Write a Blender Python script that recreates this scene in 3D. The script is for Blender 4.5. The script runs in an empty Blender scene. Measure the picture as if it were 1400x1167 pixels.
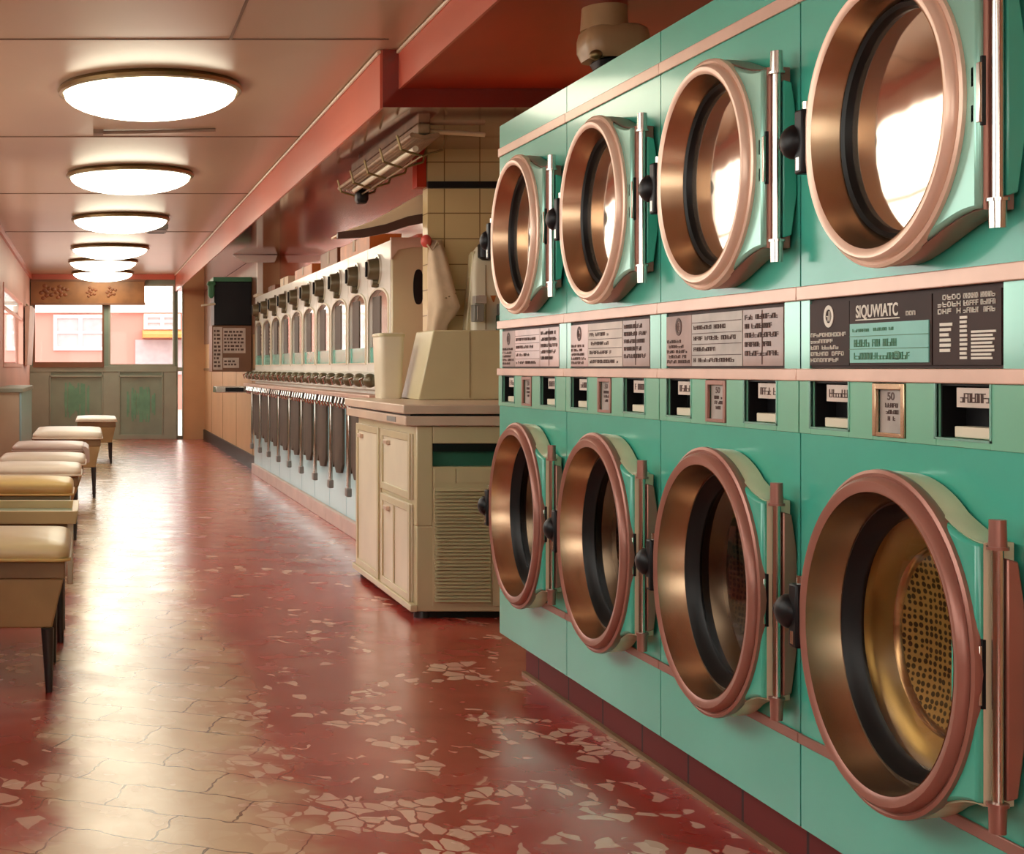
import bpy, math, random
from mathutils import Vector

SC = bpy.context.scene
COL = SC.collection
PI = math.pi

# ------------------------------------------------------------------ camera, sky, exposure
EYE = 1.088
cam_d = bpy.data.cameras.new('camera')
cam_d.sensor_fit = 'HORIZONTAL'
cam_d.sensor_width = 36.0
cam_d.lens = 36.0 * 1900 / 1400
cam_d.shift_x = (700 - 123) / 1400
cam_d.shift_y = -(583.5 - 503) / 1400
cam_d.clip_start = 0.05
cam_d.clip_end = 300
cam = bpy.data.objects.new('camera', cam_d)
COL.objects.link(cam)
cam.location = (0, 0, EYE)
cam.rotation_euler = (PI / 2, 0, 0)
SC.camera = cam

w = bpy.data.worlds.new('daylight')
SC.world = w
w.use_nodes = True
bg = w.node_tree.nodes['Background']
bg.inputs['Color'].default_value = (1.0, 0.97, 0.90, 1)
bg.inputs['Strength'].default_value = 3.2

SC.view_settings.view_transform = 'Standard'
SC.view_settings.look = 'None'
SC.view_settings.gamma = 1.0
SC.view_settings.use_curve_mapping = False
SC.view_settings.exposure = 0.6
SC.cycles.use_denoising = True
SC.cycles.max_bounces = 10
SC.cycles.diffuse_bounces = 6
SC.cycles.glossy_bounces = 5
SC.cycles.transparent_max_bounces = 12
SC.cycles.sample_clamp_indirect = 6.0
SC.cycles.caustics_reflective = False
SC.cycles.caustics_refractive = False
LAMP = 5.0          # glow of the ceiling bowls

# ------------------------------------------------------------------ materials
MATS = {}


def mat(name, col, rough=0.5, metal=0.0, var=0.12, scale=6.0, bump=0.0, bscale=None, spec=0.5, coat=0.0,
        stretch=(1, 1, 1), col2=None):
    if name in MATS:
        return MATS[name]
    m = bpy.data.materials.new(name)
    m.use_nodes = True
    nt = m.node_tree
    b = nt.nodes['Principled BSDF']
    tc = nt.nodes.new('ShaderNodeTexCoord')
    mp = nt.nodes.new('ShaderNodeMapping')
    mp.inputs['Scale'].default_value = stretch
    nt.links.new(tc.outputs['Object'], mp.inputs['Vector'])
    no = nt.nodes.new('ShaderNodeTexNoise')
    no.inputs['Scale'].default_value = scale
    no.inputs['Detail'].default_value = 4
    nt.links.new(mp.outputs['Vector'], no.inputs['Vector'])
    rp = nt.nodes.new('ShaderNodeValToRGB')
    rp.color_ramp.elements[0].position = 0.3
    rp.color_ramp.elements[1].position = 0.7
    c2 = col2 or tuple(c * (1 - var) for c in col)
    rp.color_ramp.elements[0].color = (*c2, 1)
    rp.color_ramp.elements[1].color = (*[min(1, c * (1 + var * 0.5)) for c in col], 1)
    nt.links.new(no.outputs['Fac'], rp.inputs['Fac'])
    nt.links.new(rp.outputs['Color'], b.inputs['Base Color'])
    b.inputs['Roughness'].default_value = rough
    b.inputs['Metallic'].default_value = metal
    b.inputs['Specular IOR Level'].default_value = spec
    if coat:
        b.inputs['Coat Weight'].default_value = coat
        b.inputs['Coat Roughness'].default_value = 0.08
    if bump:
        n2 = nt.nodes.new('ShaderNodeTexNoise')
        n2.inputs['Scale'].default_value = bscale or scale
        n2.inputs['Detail'].default_value = 2
        nt.links.new(mp.outputs['Vector'], n2.inputs['Vector'])
        bp = nt.nodes.new('ShaderNodeBump')
        bp.inputs['Strength'].default_value = bump
        bp.inputs['Distance'].default_value = 0.02
        nt.links.new(n2.outputs['Fac'], bp.inputs['Height'])
        nt.links.new(bp.outputs['Normal'], b.inputs['Normal'])
    MATS[name] = m
    return m


def glass(name, tint, gloss=(1, 1, 1), ior=1.5, rough=0.03):
    m = bpy.data.materials.new(name)
    m.use_nodes = True
    nt = m.node_tree
    nt.nodes.clear()
    out = nt.nodes.new('ShaderNodeOutputMaterial')
    mx = nt.nodes.new('ShaderNodeMixShader')
    fr = nt.nodes.new('ShaderNodeFresnel')
    ge = nt.nodes.new('ShaderNodeNewGeometry')
    mr = nt.nodes.new('ShaderNodeMapRange')      # same reflectance from both faces of the thin sheet
    mr.inputs['To Min'].default_value = ior
    mr.inputs['To Max'].default_value = 1 / ior
    nt.links.new(ge.outputs['Backfacing'], mr.inputs['Value'])
    nt.links.new(mr.outputs['Result'], fr.inputs['IOR'])
    tr = nt.nodes.new('ShaderNodeBsdfTransparent')
    tr.inputs['Color'].default_value = (*tint, 1)
    gl = nt.nodes.new('ShaderNodeBsdfGlossy')
    gl.inputs['Color'].default_value = (*gloss, 1)
    gl.inputs['Roughness'].default_value = rough
    nt.links.new(fr.outputs[0], mx.inputs[0])
    nt.links.new(tr.outputs[0], mx.inputs[1])
    nt.links.new(gl.outputs[0], mx.inputs[2])
    nt.links.new(mx.outputs[0], out.inputs['Surface'])
    return m


def emit(name, col, s):
    m = bpy.data.materials.new(name)
    m.use_nodes = True
    nt = m.node_tree
    b = nt.nodes['Principled BSDF']
    b.inputs['Base Color'].default_value = (*col, 1)
    b.inputs['Emission Color'].default_value = (*col, 1)
    b.inputs['Emission Strength'].default_value = s
    return m


def tile_mat(name, c1, c2, grout, tw, th, rough=0.25, plane='XZ', off=0.0, mortar=0.006):
    m = bpy.data.materials.new(name)
    m.use_nodes = True
    nt = m.node_tree
    b = nt.nodes['Principled BSDF']
    tc = nt.nodes.new('ShaderNodeTexCoord')
    sx = nt.nodes.new('ShaderNodeSeparateXYZ')
    cx = nt.nodes.new('ShaderNodeCombineXYZ')
    nt.links.new(tc.outputs['Object'], sx.inputs[0])
    nt.links.new(sx.outputs['XYZ'.index(plane[0])], cx.inputs[0])
    nt.links.new(sx.outputs['XYZ'.index(plane[1])], cx.inputs[1])
    br = nt.nodes.new('ShaderNodeTexBrick')
    br.offset = off
    br.inputs['Scale'].default_value = 1.0
    br.inputs['Brick Width'].default_value = tw
    br.inputs['Row Height'].default_value = th
    br.inputs['Mortar Size'].default_value = mortar
    br.inputs['Color1'].default_value = (*c1, 1)
    br.inputs['Color2'].default_value = (*c2, 1)
    br.inputs['Mortar'].default_value = (*grout, 1)
    nt.links.new(cx.outputs[0], br.inputs['Vector'])
    nt.links.new(br.outputs['Color'], b.inputs['Base Color'])
    b.inputs['Roughness'].default_value = rough
    return m


def floor_mat():
    m = bpy.data.materials.new('red_mottled_floor')
    m.use_nodes = True
    nt = m.node_tree
    L = nt.links.new
    N = nt.nodes.new
    b = nt.nodes['Principled BSDF']
    tc = N('ShaderNodeTexCoord')
    sep = N('ShaderNodeSeparateXYZ')
    L(tc.outputs['Object'], sep.inputs[0])

    def math_(op, a, bb=None, clamp=False):
        n = N('ShaderNodeMath')
        n.operation = op
        n.use_clamp = clamp
        for i, v in enumerate((a, bb)):
            if v is None:
                continue
            if isinstance(v, (int, float)):
                n.inputs[i].default_value = v
            else:
                L(v, n.inputs[i])
        return n.outputs[0]

    def maprange(v, a, c, x=0.0, y=1.0):
        n = N('ShaderNodeMapRange')
        n.interpolation_type = 'SMOOTHSTEP'
        L(v, n.inputs['Value'])
        n.inputs['From Min'].default_value = a
        n.inputs['From Max'].default_value = c
        n.inputs['To Min'].default_value = x
        n.inputs['To Max'].default_value = y
        return n.outputs['Result']

    def mixc(f, a, bb):
        n = N('ShaderNodeMix')
        n.data_type = 'RGBA'
        if isinstance(f, float):
            n.inputs['Factor'].default_value = f
        else:
            L(f, n.inputs['Factor'])
        for k, v in ((6, a), (7, bb)):
            if isinstance(v, tuple):
                n.inputs[k].default_value = (*v, 1)
            else:
                L(v, n.inputs[k])
        return n.outputs[2]

    def noise(scale, detail=3, vec=None, rough=0.5):
        n = N('ShaderNodeTexNoise')
        n.inputs['Scale'].default_value = scale
        n.inputs['Detail'].default_value = detail
        n.inputs['Roughness'].default_value = rough
        L(vec or tc.outputs['Object'], n.inputs['Vector'])
        return n
    # red ground
    nb = noise(2.2, 5)
    ramp = N('ShaderNodeValToRGB')
    ramp.color_ramp.elements[0].position = 0.3
    ramp.color_ramp.elements[1].position = 0.72
    ramp.color_ramp.elements[0].color = (0.34, 0.024, 0.017, 1)
    ramp.color_ramp.elements[1].color = (0.50, 0.058, 0.038, 1)
    L(nb.outputs['Fac'], ramp.inputs['Fac'])
    # flakes: cells of a warped voronoi, picked by chance and gathered in drifts
    warp = noise(9, 2)
    vm = N('ShaderNodeVectorMath')
    vm.operation = 'MULTIPLY_ADD'
    L(warp.outputs['Color'], vm.inputs[0])
    vm.inputs[1].default_value = (0.08, 0.08, 0.0)
    L(tc.outputs['Object'], vm.inputs[2])
    mp = N('ShaderNodeMapping')
    mp.inputs['Scale'].default_value = (1.0, 0.8, 0.0)
    L(vm.outputs[0], mp.inputs['Vector'])
    vo = N('ShaderNodeTexVoronoi')
    vo.inputs['Scale'].default_value = 19
    L(mp.outputs['Vector'], vo.inputs['Vector'])
    ve = N('ShaderNodeTexVoronoi')
    ve.feature = 'DISTANCE_TO_EDGE'
    ve.inputs['Scale'].default_value = 19
    L(mp.outputs['Vector'], ve.inputs['Vector'])
    sc = N('ShaderNodeSeparateColor')
    L(vo.outputs['Color'], sc.inputs[0])
    drift = noise(2.6, 3)
    near = maprange(sep.outputs['Y'], 3.0, 5.6, 0.16, -0.30)
    thr = math_('ADD', math_('MULTIPLY', maprange(drift.outputs['Fac'], 0.38, 0.66), 0.62), near)
    pick = math_('LESS_THAN', sc.outputs[0], thr)
    edge = maprange(ve.outputs['Distance'], 0.035, 0.075)
    flake = math_('MULTIPLY', pick, edge, True)
    fl_col = mixc(sc.outputs[1], (0.70, 0.36, 0.27), (0.80, 0.50, 0.37))
    c = mixc(flake, ramp.outputs['Color'], fl_col)
    # pale tiles down the aisle, with the floor's beige glare put into their colour
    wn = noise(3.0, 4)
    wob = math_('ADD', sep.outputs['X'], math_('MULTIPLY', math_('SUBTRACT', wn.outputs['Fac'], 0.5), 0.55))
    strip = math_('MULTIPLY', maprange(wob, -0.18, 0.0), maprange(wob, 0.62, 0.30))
    glare_tiles = math_('MULTIPLY', strip, maprange(sep.outputs['Y'], 1.4, 2.4))
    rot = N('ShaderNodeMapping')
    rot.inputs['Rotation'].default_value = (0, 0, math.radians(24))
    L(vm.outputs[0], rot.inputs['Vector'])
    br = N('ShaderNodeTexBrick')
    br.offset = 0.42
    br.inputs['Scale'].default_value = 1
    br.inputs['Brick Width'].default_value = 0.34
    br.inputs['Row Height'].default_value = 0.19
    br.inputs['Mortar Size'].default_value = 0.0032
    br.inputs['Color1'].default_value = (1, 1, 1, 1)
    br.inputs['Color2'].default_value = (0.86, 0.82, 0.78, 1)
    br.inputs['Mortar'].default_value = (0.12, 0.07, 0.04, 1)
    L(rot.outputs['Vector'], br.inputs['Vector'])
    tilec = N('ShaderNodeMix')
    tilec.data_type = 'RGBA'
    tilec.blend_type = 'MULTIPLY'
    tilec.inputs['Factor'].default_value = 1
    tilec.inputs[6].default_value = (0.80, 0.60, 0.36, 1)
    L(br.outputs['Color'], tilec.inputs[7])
    c = mixc(math_('MULTIPLY', glare_tiles, 0.95), c, tilec.outputs[2])
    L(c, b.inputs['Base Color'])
    rn = noise(5, 3)
    L(maprange(rn.outputs['Fac'], 0.3, 0.7, 0.17, 0.30), b.inputs['Roughness'])
    b.inputs['Specular IOR Level'].default_value = 0.45
    b.inputs['Coat Weight'].default_value = 0.8
    b.inputs['Coat Roughness'].default_value = 0.27
    b.inputs['Coat IOR'].default_value = 1.6
    bp = N('ShaderNodeBump')
    bp.inputs['Strength'].default_value = 0.16
    bp.inputs['Distance'].default_value = 0.02
    hb = noise(2.5, 3)
    L(hb.outputs['Fac'], bp.inputs['Height'])
    L(bp.outputs['Normal'], b.inputs['Normal'])
    return m


TEAL = mat('teal_enamel', (0.06, 0.43, 0.315), 0.24, 0, 0.10, 2.0, 0.05, 2.2, coat=0.25)
TEAL2 = mat('pale_green_enamel', (0.17, 0.46, 0.30), 0.3, 0, 0.1, 3.0, coat=0.3)
TEALD = mat('silvery_teal_door', (0.26, 0.54, 0.44), 0.24, 0.4, 0.1, 2.5, 0.05, 3, coat=0.4)
DARKT = mat('dark_seam', (0.01, 0.03, 0.025), 0.6)
STRIP = mat('pinkish_trim', (0.70, 0.46, 0.36), 0.3, 0.25, 0.1, 8)
STRIPD = mat('dull_copper_trim', (0.34, 0.16, 0.12), 0.35, 0.3, 0.1, 8)
ROSE = mat('rose_gold_ring', (0.86, 0.60, 0.46), 0.30, 0.3, 0.06, 4)
COPPER = mat('copper_ring', (0.36, 0.155, 0.115), 0.32, 0.3, 0.1, 4)
BRASS = mat('brushed_brass', (0.60, 0.41, 0.26), 0.24, 0.95, 0.1, 5, 0.04, 6)
BLACK = mat('black_rubber', (0.006, 0.006, 0.006), 0.4, 0, 0.2, spec=0.3)
BLACKP = mat('black_plastic', (0.008, 0.007, 0.008), 0.4, 0, 0.2, spec=0.25)
CHROME = mat('chrome', (0.62, 0.58, 0.52), 0.16, 1.0, 0.06, 9)
COPBAR = mat('copper_hinge_plate', (0.38, 0.17, 0.13), 0.3, 0.5, 0.15, 5)
MIRROR = mat('bronze_mirror_glass', (0.74, 0.60, 0.47), 0.06, 0.95, 0.05, 3, 0.10, 5)
DGLASS = glass('dark_smoked_glass', (0.14, 0.11, 0.08), ior=1.5)
CGLASS = glass('clear_smoked_glass', (0.80, 0.74, 0.62), ior=1.35)
WPANE = glass('window_pane', (0.97, 0.97, 0.96), ior=1.2)
GOLDE = mat('polished_gold_edge', (0.82, 0.70, 0.48), 0.25, 0.15, 0.1, 5, coat=0.3)
DRUM = mat('brass_tub', (0.40, 0.26, 0.09), 0.3, 0.7, 0.2, 6)
BROWN = mat('dark_brown_sign', (0.042, 0.02, 0.016), 0.5, 0, 0.25, 5, spec=0.2)
PINKP = mat('pink_glare_sign', (0.56, 0.33, 0.28), 0.35, 0, 0.3, 7, coat=0.3)  # pinkish glare on the signs, put into the colour
TAUPE = mat('taupe_sign', (0.34, 0.20, 0.16), 0.4, 0, 0.3, 9, coat=0.3)
PALES = mat('pale_notice', (0.62, 0.50, 0.42), 0.4, 0, 0.2, 9)
GREYS = mat('grey_notice', (0.45, 0.38, 0.33), 0.4, 0, 0.25, 12)
TEALS = mat('teal_notice', (0.18, 0.48, 0.40), 0.35, 0, 0.15, 8)
INK = mat('brown_ink', (0.10, 0.05, 0.04), 0.6)
INKW = mat('cream_lettering', (0.72, 0.66, 0.56), 0.5)
INKR = mat('red_lettering', (0.45, 0.10, 0.08), 0.5)
CREAM = mat('cream_enamel', (0.58, 0.50, 0.30), 0.32, 0, 0.08, 4, coat=0.25)
CREAML = mat('light_cream', (0.72, 0.64, 0.48), 0.35, 0, 0.08, 4)
SLAB = mat('beige_worktop', (0.62, 0.46, 0.34), 0.3, 0, 0.12, 5)
DGREEN = mat('dark_green_inset', (0.03, 0.13, 0.085), 0.4)
VINYL = mat('cream_vinyl', (0.72, 0.57, 0.30), 0.32, 0, 0.1, 5, 0.1, 8)
VINYLW = mat('pale_vinyl', (0.78, 0.68, 0.54), 0.34, 0, 0.1, 5, 0.1, 8)
VINYLP = mat('grey_pink_vinyl', (0.58, 0.46, 0.40), 0.34, 0, 0.1, 5, 0.1, 8)
MUSTARD = mat('mustard_vinyl', (0.62, 0.43, 0.15), 0.34, 0, 0.12, 5, 0.1, 8)
TANB = mat('tan_body', (0.42, 0.28, 0.13), 0.4, 0, 0.2, 4)
TANF = mat('tan_frame', (0.24, 0.14, 0.06), 0.45, 0, 0.2, 6)
LEGD = mat('charcoal_leg', (0.035, 0.03, 0.03), 0.35, 0.2)
GREENF = mat('pale_green_frame', (0.28, 0.33, 0.20), 0.45)
SALMON = mat('salmon_paint', (0.66, 0.155, 0.095), 0.35, 0, 0.08, 1.2, coat=0.3)
MAROON = mat('maroon_gloss', (0.44, 0.03, 0.008), 0.35, 0, 0.35, 0.9, 0.03, 2, spec=0.3)
REDW = mat('red_gloss_wall', (0.50, 0.075, 0.04), 0.12, 0, 0.35, 0.8, 0.05, 2.5, coat=0.6)
PINKW = mat('pink_plaster', (0.72, 0.40, 0.33), 0.45, 0, 0.08, 1.0)
CEIL = mat('tan_pink_ceiling', (0.52, 0.39, 0.27), 0.28, 0, 0.10, 0.6, 0.04, 1.2)
SEAM = mat('ceiling_seam', (0.22, 0.15, 0.11), 0.6)
TANW = mat('tan_panelling', (0.56, 0.34, 0.17), 0.45, 0, 0.1, 2)
BROWNW = mat('brown_boarding', (0.22, 0.10, 0.05), 0.4, 0, 0.2, 2)
GREYG = mat('grey_green_paint', (0.27, 0.36, 0.29), 0.5, 0, 0.1, 4)
GREYGL = mat('grey_green_light', (0.33, 0.39, 0.32), 0.5, 0, 0.1, 4)
STAIN = mat('green_stain', (0.17, 0.42, 0.29), 0.55, 0, 0.2, 8)
PBLUE = mat('pale_blue_enamel', (0.40, 0.68, 0.74), 0.28, 0, 0.08, 3, coat=0.3)
WHITEE = mat('off_white_enamel', (0.82, 0.79, 0.70), 0.3, 0, 0.08, 4, coat=0.2)
PINKK = mat('pinkish_plinth', (0.64, 0.45, 0.38), 0.4)
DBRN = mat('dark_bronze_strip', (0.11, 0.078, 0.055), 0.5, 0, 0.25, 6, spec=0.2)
OLIVE = mat('olive_dial', (0.14, 0.11, 0.06), 0.3, 0.3)
TEALG = mat('teal_inlay', (0.10, 0.48, 0.38), 0.2, 0, 0.1, 6, coat=0.4)
SILVP = mat('silver_pane', (0.93, 0.90, 0.85), 0.06, 0.85, 0.05, 4, 0.02, 5)
BRONZE = mat('bronze_rim', (0.24, 0.17, 0.07), 0.3, 0.6)
WOODS = mat('brown_carved_board', (0.30, 0.13, 0.045), 0.4, 0, 0.35, 4)
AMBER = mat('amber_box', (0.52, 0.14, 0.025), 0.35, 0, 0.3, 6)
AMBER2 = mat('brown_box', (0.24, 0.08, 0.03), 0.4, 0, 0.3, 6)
TANH = mat('tan_hood', (0.74, 0.56, 0.36), 0.4, 0, 0.08, 2)
CLOTH = mat('cream_cloth', (0.66, 0.50, 0.34), 0.85, 0, 0.15, 10, 0.3, 14)
PLGREY = mat('grey_plastic', (0.22, 0.21, 0.19), 0.4)
GREENP = mat('green_metal', (0.06, 0.22, 0.11), 0.4)
FPINK = mat('pink_render', (0.50, 0.20, 0.17), 0.8, 0, 0.06, 0.6)
FWHITE = mat('white_render', (0.86, 0.82, 0.76), 0.8, 0, 0.05, 0.6)
FORANGE = mat('orange_awning', (0.55, 0.22, 0.06), 0.7)
FLAV = mat('lavender_shopfront', (0.42, 0.33, 0.36), 0.5)
ROAD = mat('pale_pavement', (0.52, 0.42, 0.38), 0.8, 0, 0.1, 0.6)
SPOT = mat('tan_spotlight', (0.42, 0.27, 0.13), 0.35)
RATTAN = mat('fixture_wood', (0.34, 0.22, 0.12), 0.4, 0.2, 0.35, 14)
COLTILE = tile_mat('beige_wall_tiles', (0.62, 0.47, 0.24), (0.58, 0.44, 0.22), (0.22, 0.14, 0.06), 0.19, 0.137, mortar=0.003)
KICKT = tile_mat('dark_red_tiles', (0.16, 0.018, 0.016), (0.13, 0.014, 0.014), (0.03, 0.008, 0.008), 0.30, 0.4, rough=0.6, plane='YZ')
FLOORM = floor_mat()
BOWL = emit('glowing_bowl', (1.0, 0.94, 0.72), LAMP)


def perforated():
    m = bpy.data.materials.new('perforated_drum')
    m.use_nodes = True
    nt = m.node_tree
    b = nt.nodes['Principled BSDF']
    tc = nt.nodes.new('ShaderNodeTexCoord')
    vo = nt.nodes.new('ShaderNodeTexVoronoi')
    vo.inputs['Scale'].default_value = 78
    vo.inputs['Randomness'].default_value = 0.3
    mp = nt.nodes.new('ShaderNodeMapping')
    mp.inputs['Scale'].default_value = (0, 1, 1)
    nt.links.new(tc.outputs['Object'], mp.inputs['Vector'])
    nt.links.new(mp.outputs['Vector'], vo.inputs['Vector'])
    r = nt.nodes.new('ShaderNodeValToRGB')
    r.color_ramp.elements[0].position = 0.34
    r.color_ramp.elements[0].color = (0.03, 0.018, 0.006, 1)
    r.color_ramp.elements[1].position = 0.44
    r.color_ramp.elements[1].color = (0.46, 0.30, 0.11, 1)
    nt.links.new(vo.outputs['Distance'], r.inputs['Fac'])
    nt.links.new(r.outputs['Color'], b.inputs['Base Color'])
    b.inputs['Roughness'].default_value = 0.35
    b.inputs['Metallic'].default_value = 0.4
    return m


PERF = perforated()


# ------------------------------------------------------------------ mesh helpers
class MB:
    def __init__(s):
        s.v = []
        s.f = []

    def add(s, vs, fs):
        o = len(s.v)
        s.v += [tuple(p) for p in vs]
        s.f += [tuple(i + o for i in f) for f in fs]
        return s

    def box(s, x0, x1, y0, y1, z0, z1):
        return s.add([(x0, y0, z0), (x1, y0, z0), (x1, y1, z0), (x0, y1, z0), (x0, y0, z1), (x1, y0, z1), (x1, y1, z1), (x0, y1, z1)],
                     [(3, 2, 1, 0), (4, 5, 6, 7), (0, 1, 5, 4), (1, 2, 6, 5), (2, 3, 7, 6), (3, 0, 4, 7)])

    def hexa(s, bot, top):
        return s.add(list(bot) + list(top), [(3, 2, 1, 0), (4, 5, 6, 7), (0, 1, 5, 4), (1, 2, 6, 5), (2, 3, 7, 6), (3, 0, 4, 7)])

    def tube(s, p0, p1, r0, r1=None, n=16):
        r1 = r0 if r1 is None else r1
        p0, p1 = Vector(p0), Vector(p1)
        d = (p1 - p0).normalized()
        a = Vector((0, 0, 1)) if abs(d.z) < 0.9 else Vector((1, 0, 0))
        u = d.cross(a).normalized()
        q = d.cross(u)
        vs = []
        for p, r in ((p0, r0), (p1, r1)):
            for i in range(n):
                t = 2 * PI * i / n
                vs.append(p + u * (r * math.cos(t)) + q * (r * math.sin(t)))
        fs = [(i, (i + 1) % n, n + (i + 1) % n, n + i) for i in range(n)]
        fs += [tuple(range(n))[::-1], tuple(range(n, 2 * n))]
        return s.add(vs, fs)

    def path(s, pts, r, n=10):
        for a, b in zip(pts, pts[1:]):
            s.tube(a, b, r, r, n)
        for p in pts[1:-1]:
            s.ball(p, (r, r, r), 8, 6)
        return s

    def ball(s, c, rad, n=16, m=10):
        vs = []
        for j in range(m + 1):
            ph = PI * j / m
            for i in range(n):
                t = 2 * PI * i / n
                vs.append((c[0] + rad[0] * math.sin(ph) * math.cos(t), c[1] + rad[1] * math.sin(ph) * math.sin(t), c[2] + rad[2] * math.cos(ph)))
        fs = [(j * n + i, (j + 1) * n + i, (j + 1) * n + (i + 1) % n, j * n + (i + 1) % n) for j in range(m) for i in range(n)]
        return s.add(vs, fs)

    def prism(s, poly, axis, a, b):
        """poly of 2D points extruded along axis from a to b"""
        n = len(poly)
        def P(q, t):
            if axis == 'X':
                return (t, q[0], q[1])
            if axis == 'Y':
                return (q[0], t, q[1])
            return (q[0], q[1], t)
        vs = [P(q, a) for q in poly] + [P(q, b) for q in poly]
        fs = [(i, (i + 1) % n, n + (i + 1) % n, n + i) for i in range(n)] + [tuple(range(n))[::-1], tuple(range(n, 2 * n))]
        return s.add(vs, fs)

    def ring_x(s, prof, cy, cz, ry, rz, n=72, close=False, cap=False):
        """prof of (x, radius fraction) swept round the X axis through (cy, cz)"""
        vs = []
        for x, r in prof:
            for i in range(n):
                t = 2 * PI * i / n
                vs.append((x, cy + ry * r * math.cos(t), cz + rz * r * math.sin(t)))
        k = len(prof)
        fs = []
        for j in range(k if close else k - 1):
            jj = (j + 1) % k
            fs += [(j * n + i, j * n + (i + 1) % n, jj * n + (i + 1) % n, jj * n + i) for i in range(n)]
        if cap:
            fs.append(tuple((k - 1) * n + i for i in range(n)))
        return s.add(vs, fs)

    def ring_z(s, prof, cx, cy, n=64, close=False, cap=False):
        vs = []
        for z, r in prof:
            for i in range(n):
                t = 2 * PI * i / n
                vs.append((cx + r * math.cos(t), cy + r * math.sin(t), z))
        k = len(prof)
        fs = []
        for j in range(k if close else k - 1):
            jj = (j + 1) % k
            fs += [(j * n + i, j * n + (i + 1) % n, jj * n + (i + 1) % n, jj * n + i) for i in range(n)]
        if cap:
            fs.append(tuple((k - 1) * n + i for i in range(n)))
            fs.append(tuple(range(n))[::-1])
        return s.add(vs, fs)

    def holed(s, y0, y1, z0, z1, hole, x):
        """rectangle in the YZ plane with a star shaped hole"""
        cy = sum(p[0] for p in hole) / len(hole)
        cz = sum(p[1] for p in hole) / len(hole)
        pts = list(hole)
        for q in ((y0, z0), (y1, z0), (y1, z1), (y0, z1)):      # add hole points aimed at the corners
            ang = math.atan2(q[1] - cz, q[0] - cy)
            best = None
            for i in range(len(hole)):
                a, b = hole[i], hole[(i + 1) % len(hole)]
                d = (math.cos(ang), math.sin(ang))
                ex, ez = b[0] - a[0], b[1] - a[1]
                den = d[0] * ez - d[1] * ex
                if abs(den) < 1e-12:
                    continue
                t = ((a[0] - cy) * ez - (a[1] - cz) * ex) / den
                u = ((a[0] - cy) * d[1] - (a[1] - cz) * d[0]) / den
                if t > 0 and -1e-9 <= u <= 1 + 1e-9:
                    best = (cy + d[0] * t, cz + d[1] * t)
            if best:
                pts.append(best)
        pts.sort(key=lambda p: math.atan2(p[1] - cz, p[0] - cy))
        n = len(pts)
        outer = []
        for p in pts:
            d = (p[0] - cy, p[1] - cz)
            k = 1e9
            for dd, lo, hi, c in ((d[0], y0, y1, cy), (d[1], z0, z1, cz)):
                if abs(dd) > 1e-9:
                    k = min(k, ((hi if dd > 0 else lo) - c) / dd)
            outer.append((cy + d[0] * k, cz + d[1] * k))
        vs = [(x, *p) for p in pts] + [(x, *p) for p in outer]
        fs = [(i, n + i, n + (i + 1) % n, (i + 1) % n) for i in range(n)]
        return s.add(vs, fs)

    def loft(s, layers, x0, x1, y0, y1, r, n=6):
        """stack of rounded rectangles: layers of (inset, z)"""
        vs = []
        k = 0
        for ins, z in layers:
            a0, a1, b0, b1 = x0 + ins, x1 - ins, y0 + ins, y1 - ins
            rr = max(0.002, min(r, (a1 - a0) / 2.01, (b1 - b0) / 2.01))
            ring = []
            for cx, cy, st in ((a1 - rr, b1 - rr, 0), (a0 + rr, b1 - rr, PI / 2), (a0 + rr, b0 + rr, PI), (a1 - rr, b0 + rr, 1.5 * PI)):
                for i in range(n + 1):
                    t = st + PI / 2 * i / n
                    ring.append((cx + rr * math.cos(t), cy + rr * math.sin(t), z))
            k = len(ring)
            vs += ring
        L = len(layers)
        fs = [(j * k + i, j * k + (i + 1) % k, (j + 1) * k + (i + 1) % k, (j + 1) * k + i) for j in range(L - 1) for i in range(k)]
        fs += [tuple(range(k))[::-1], tuple((L - 1) * k + i for i in range(k))]
        return s.add(vs, fs)


def link(name, mb, m, parent=None, bevel=0.0, label=None, angle=38, seg=2):
    me = bpy.data.meshes.new(name)
    me.from_pydata(mb.v, [], mb.f)
    import bmesh
    bm = bmesh.new()
    bm.from_mesh(me)
    bmesh.ops.recalc_face_normals(bm, faces=bm.faces[:])
    bm.to_mesh(me)
    bm.free()
    me.polygons.foreach_set('use_smooth', [True] * len(me.polygons))
    me.set_sharp_from_angle(angle=math.radians(angle))
    me.materials.append(m)
    o = bpy.data.objects.new(name, me)
    COL.objects.link(o)
    if parent:
        o.parent = parent
    if bevel:
        bv = o.modifiers.new('bevel', 'BEVEL')
        bv.width = bevel
        bv.segments = seg
        bv.limit_method = 'ANGLE'
        bv.angle_limit = math.radians(40)
    if label:
        o['label'] = label
    return o


def thing(name, label, cat, loc=(0, 0, 0), group=None, rotz=0.0):
    o = bpy.data.objects.new(name, None)
    COL.objects.link(o)
    o.empty_display_size = 0.1
    o.location = loc
    o.rotation_euler = (0, 0, rotz)
    tag(o, label, cat, group)
    return o


def tag(o, label, cat, group=None):
    o['label'] = label
    o['category'] = cat
    if group:
        o['group'] = group
    return o


def struct(name, mb, m, parent=None, bevel=0.0):
    o = link(name, mb, m, parent, bevel)
    if parent is None:
        o['kind'] = 'structure'
    return o


def copy_tree(o, parent=None):
    c = o.copy()
    COL.objects.link(c)
    if parent:
        c.parent = parent
    for ch in list(o.children):
        copy_tree(ch, c)
    return c


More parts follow.
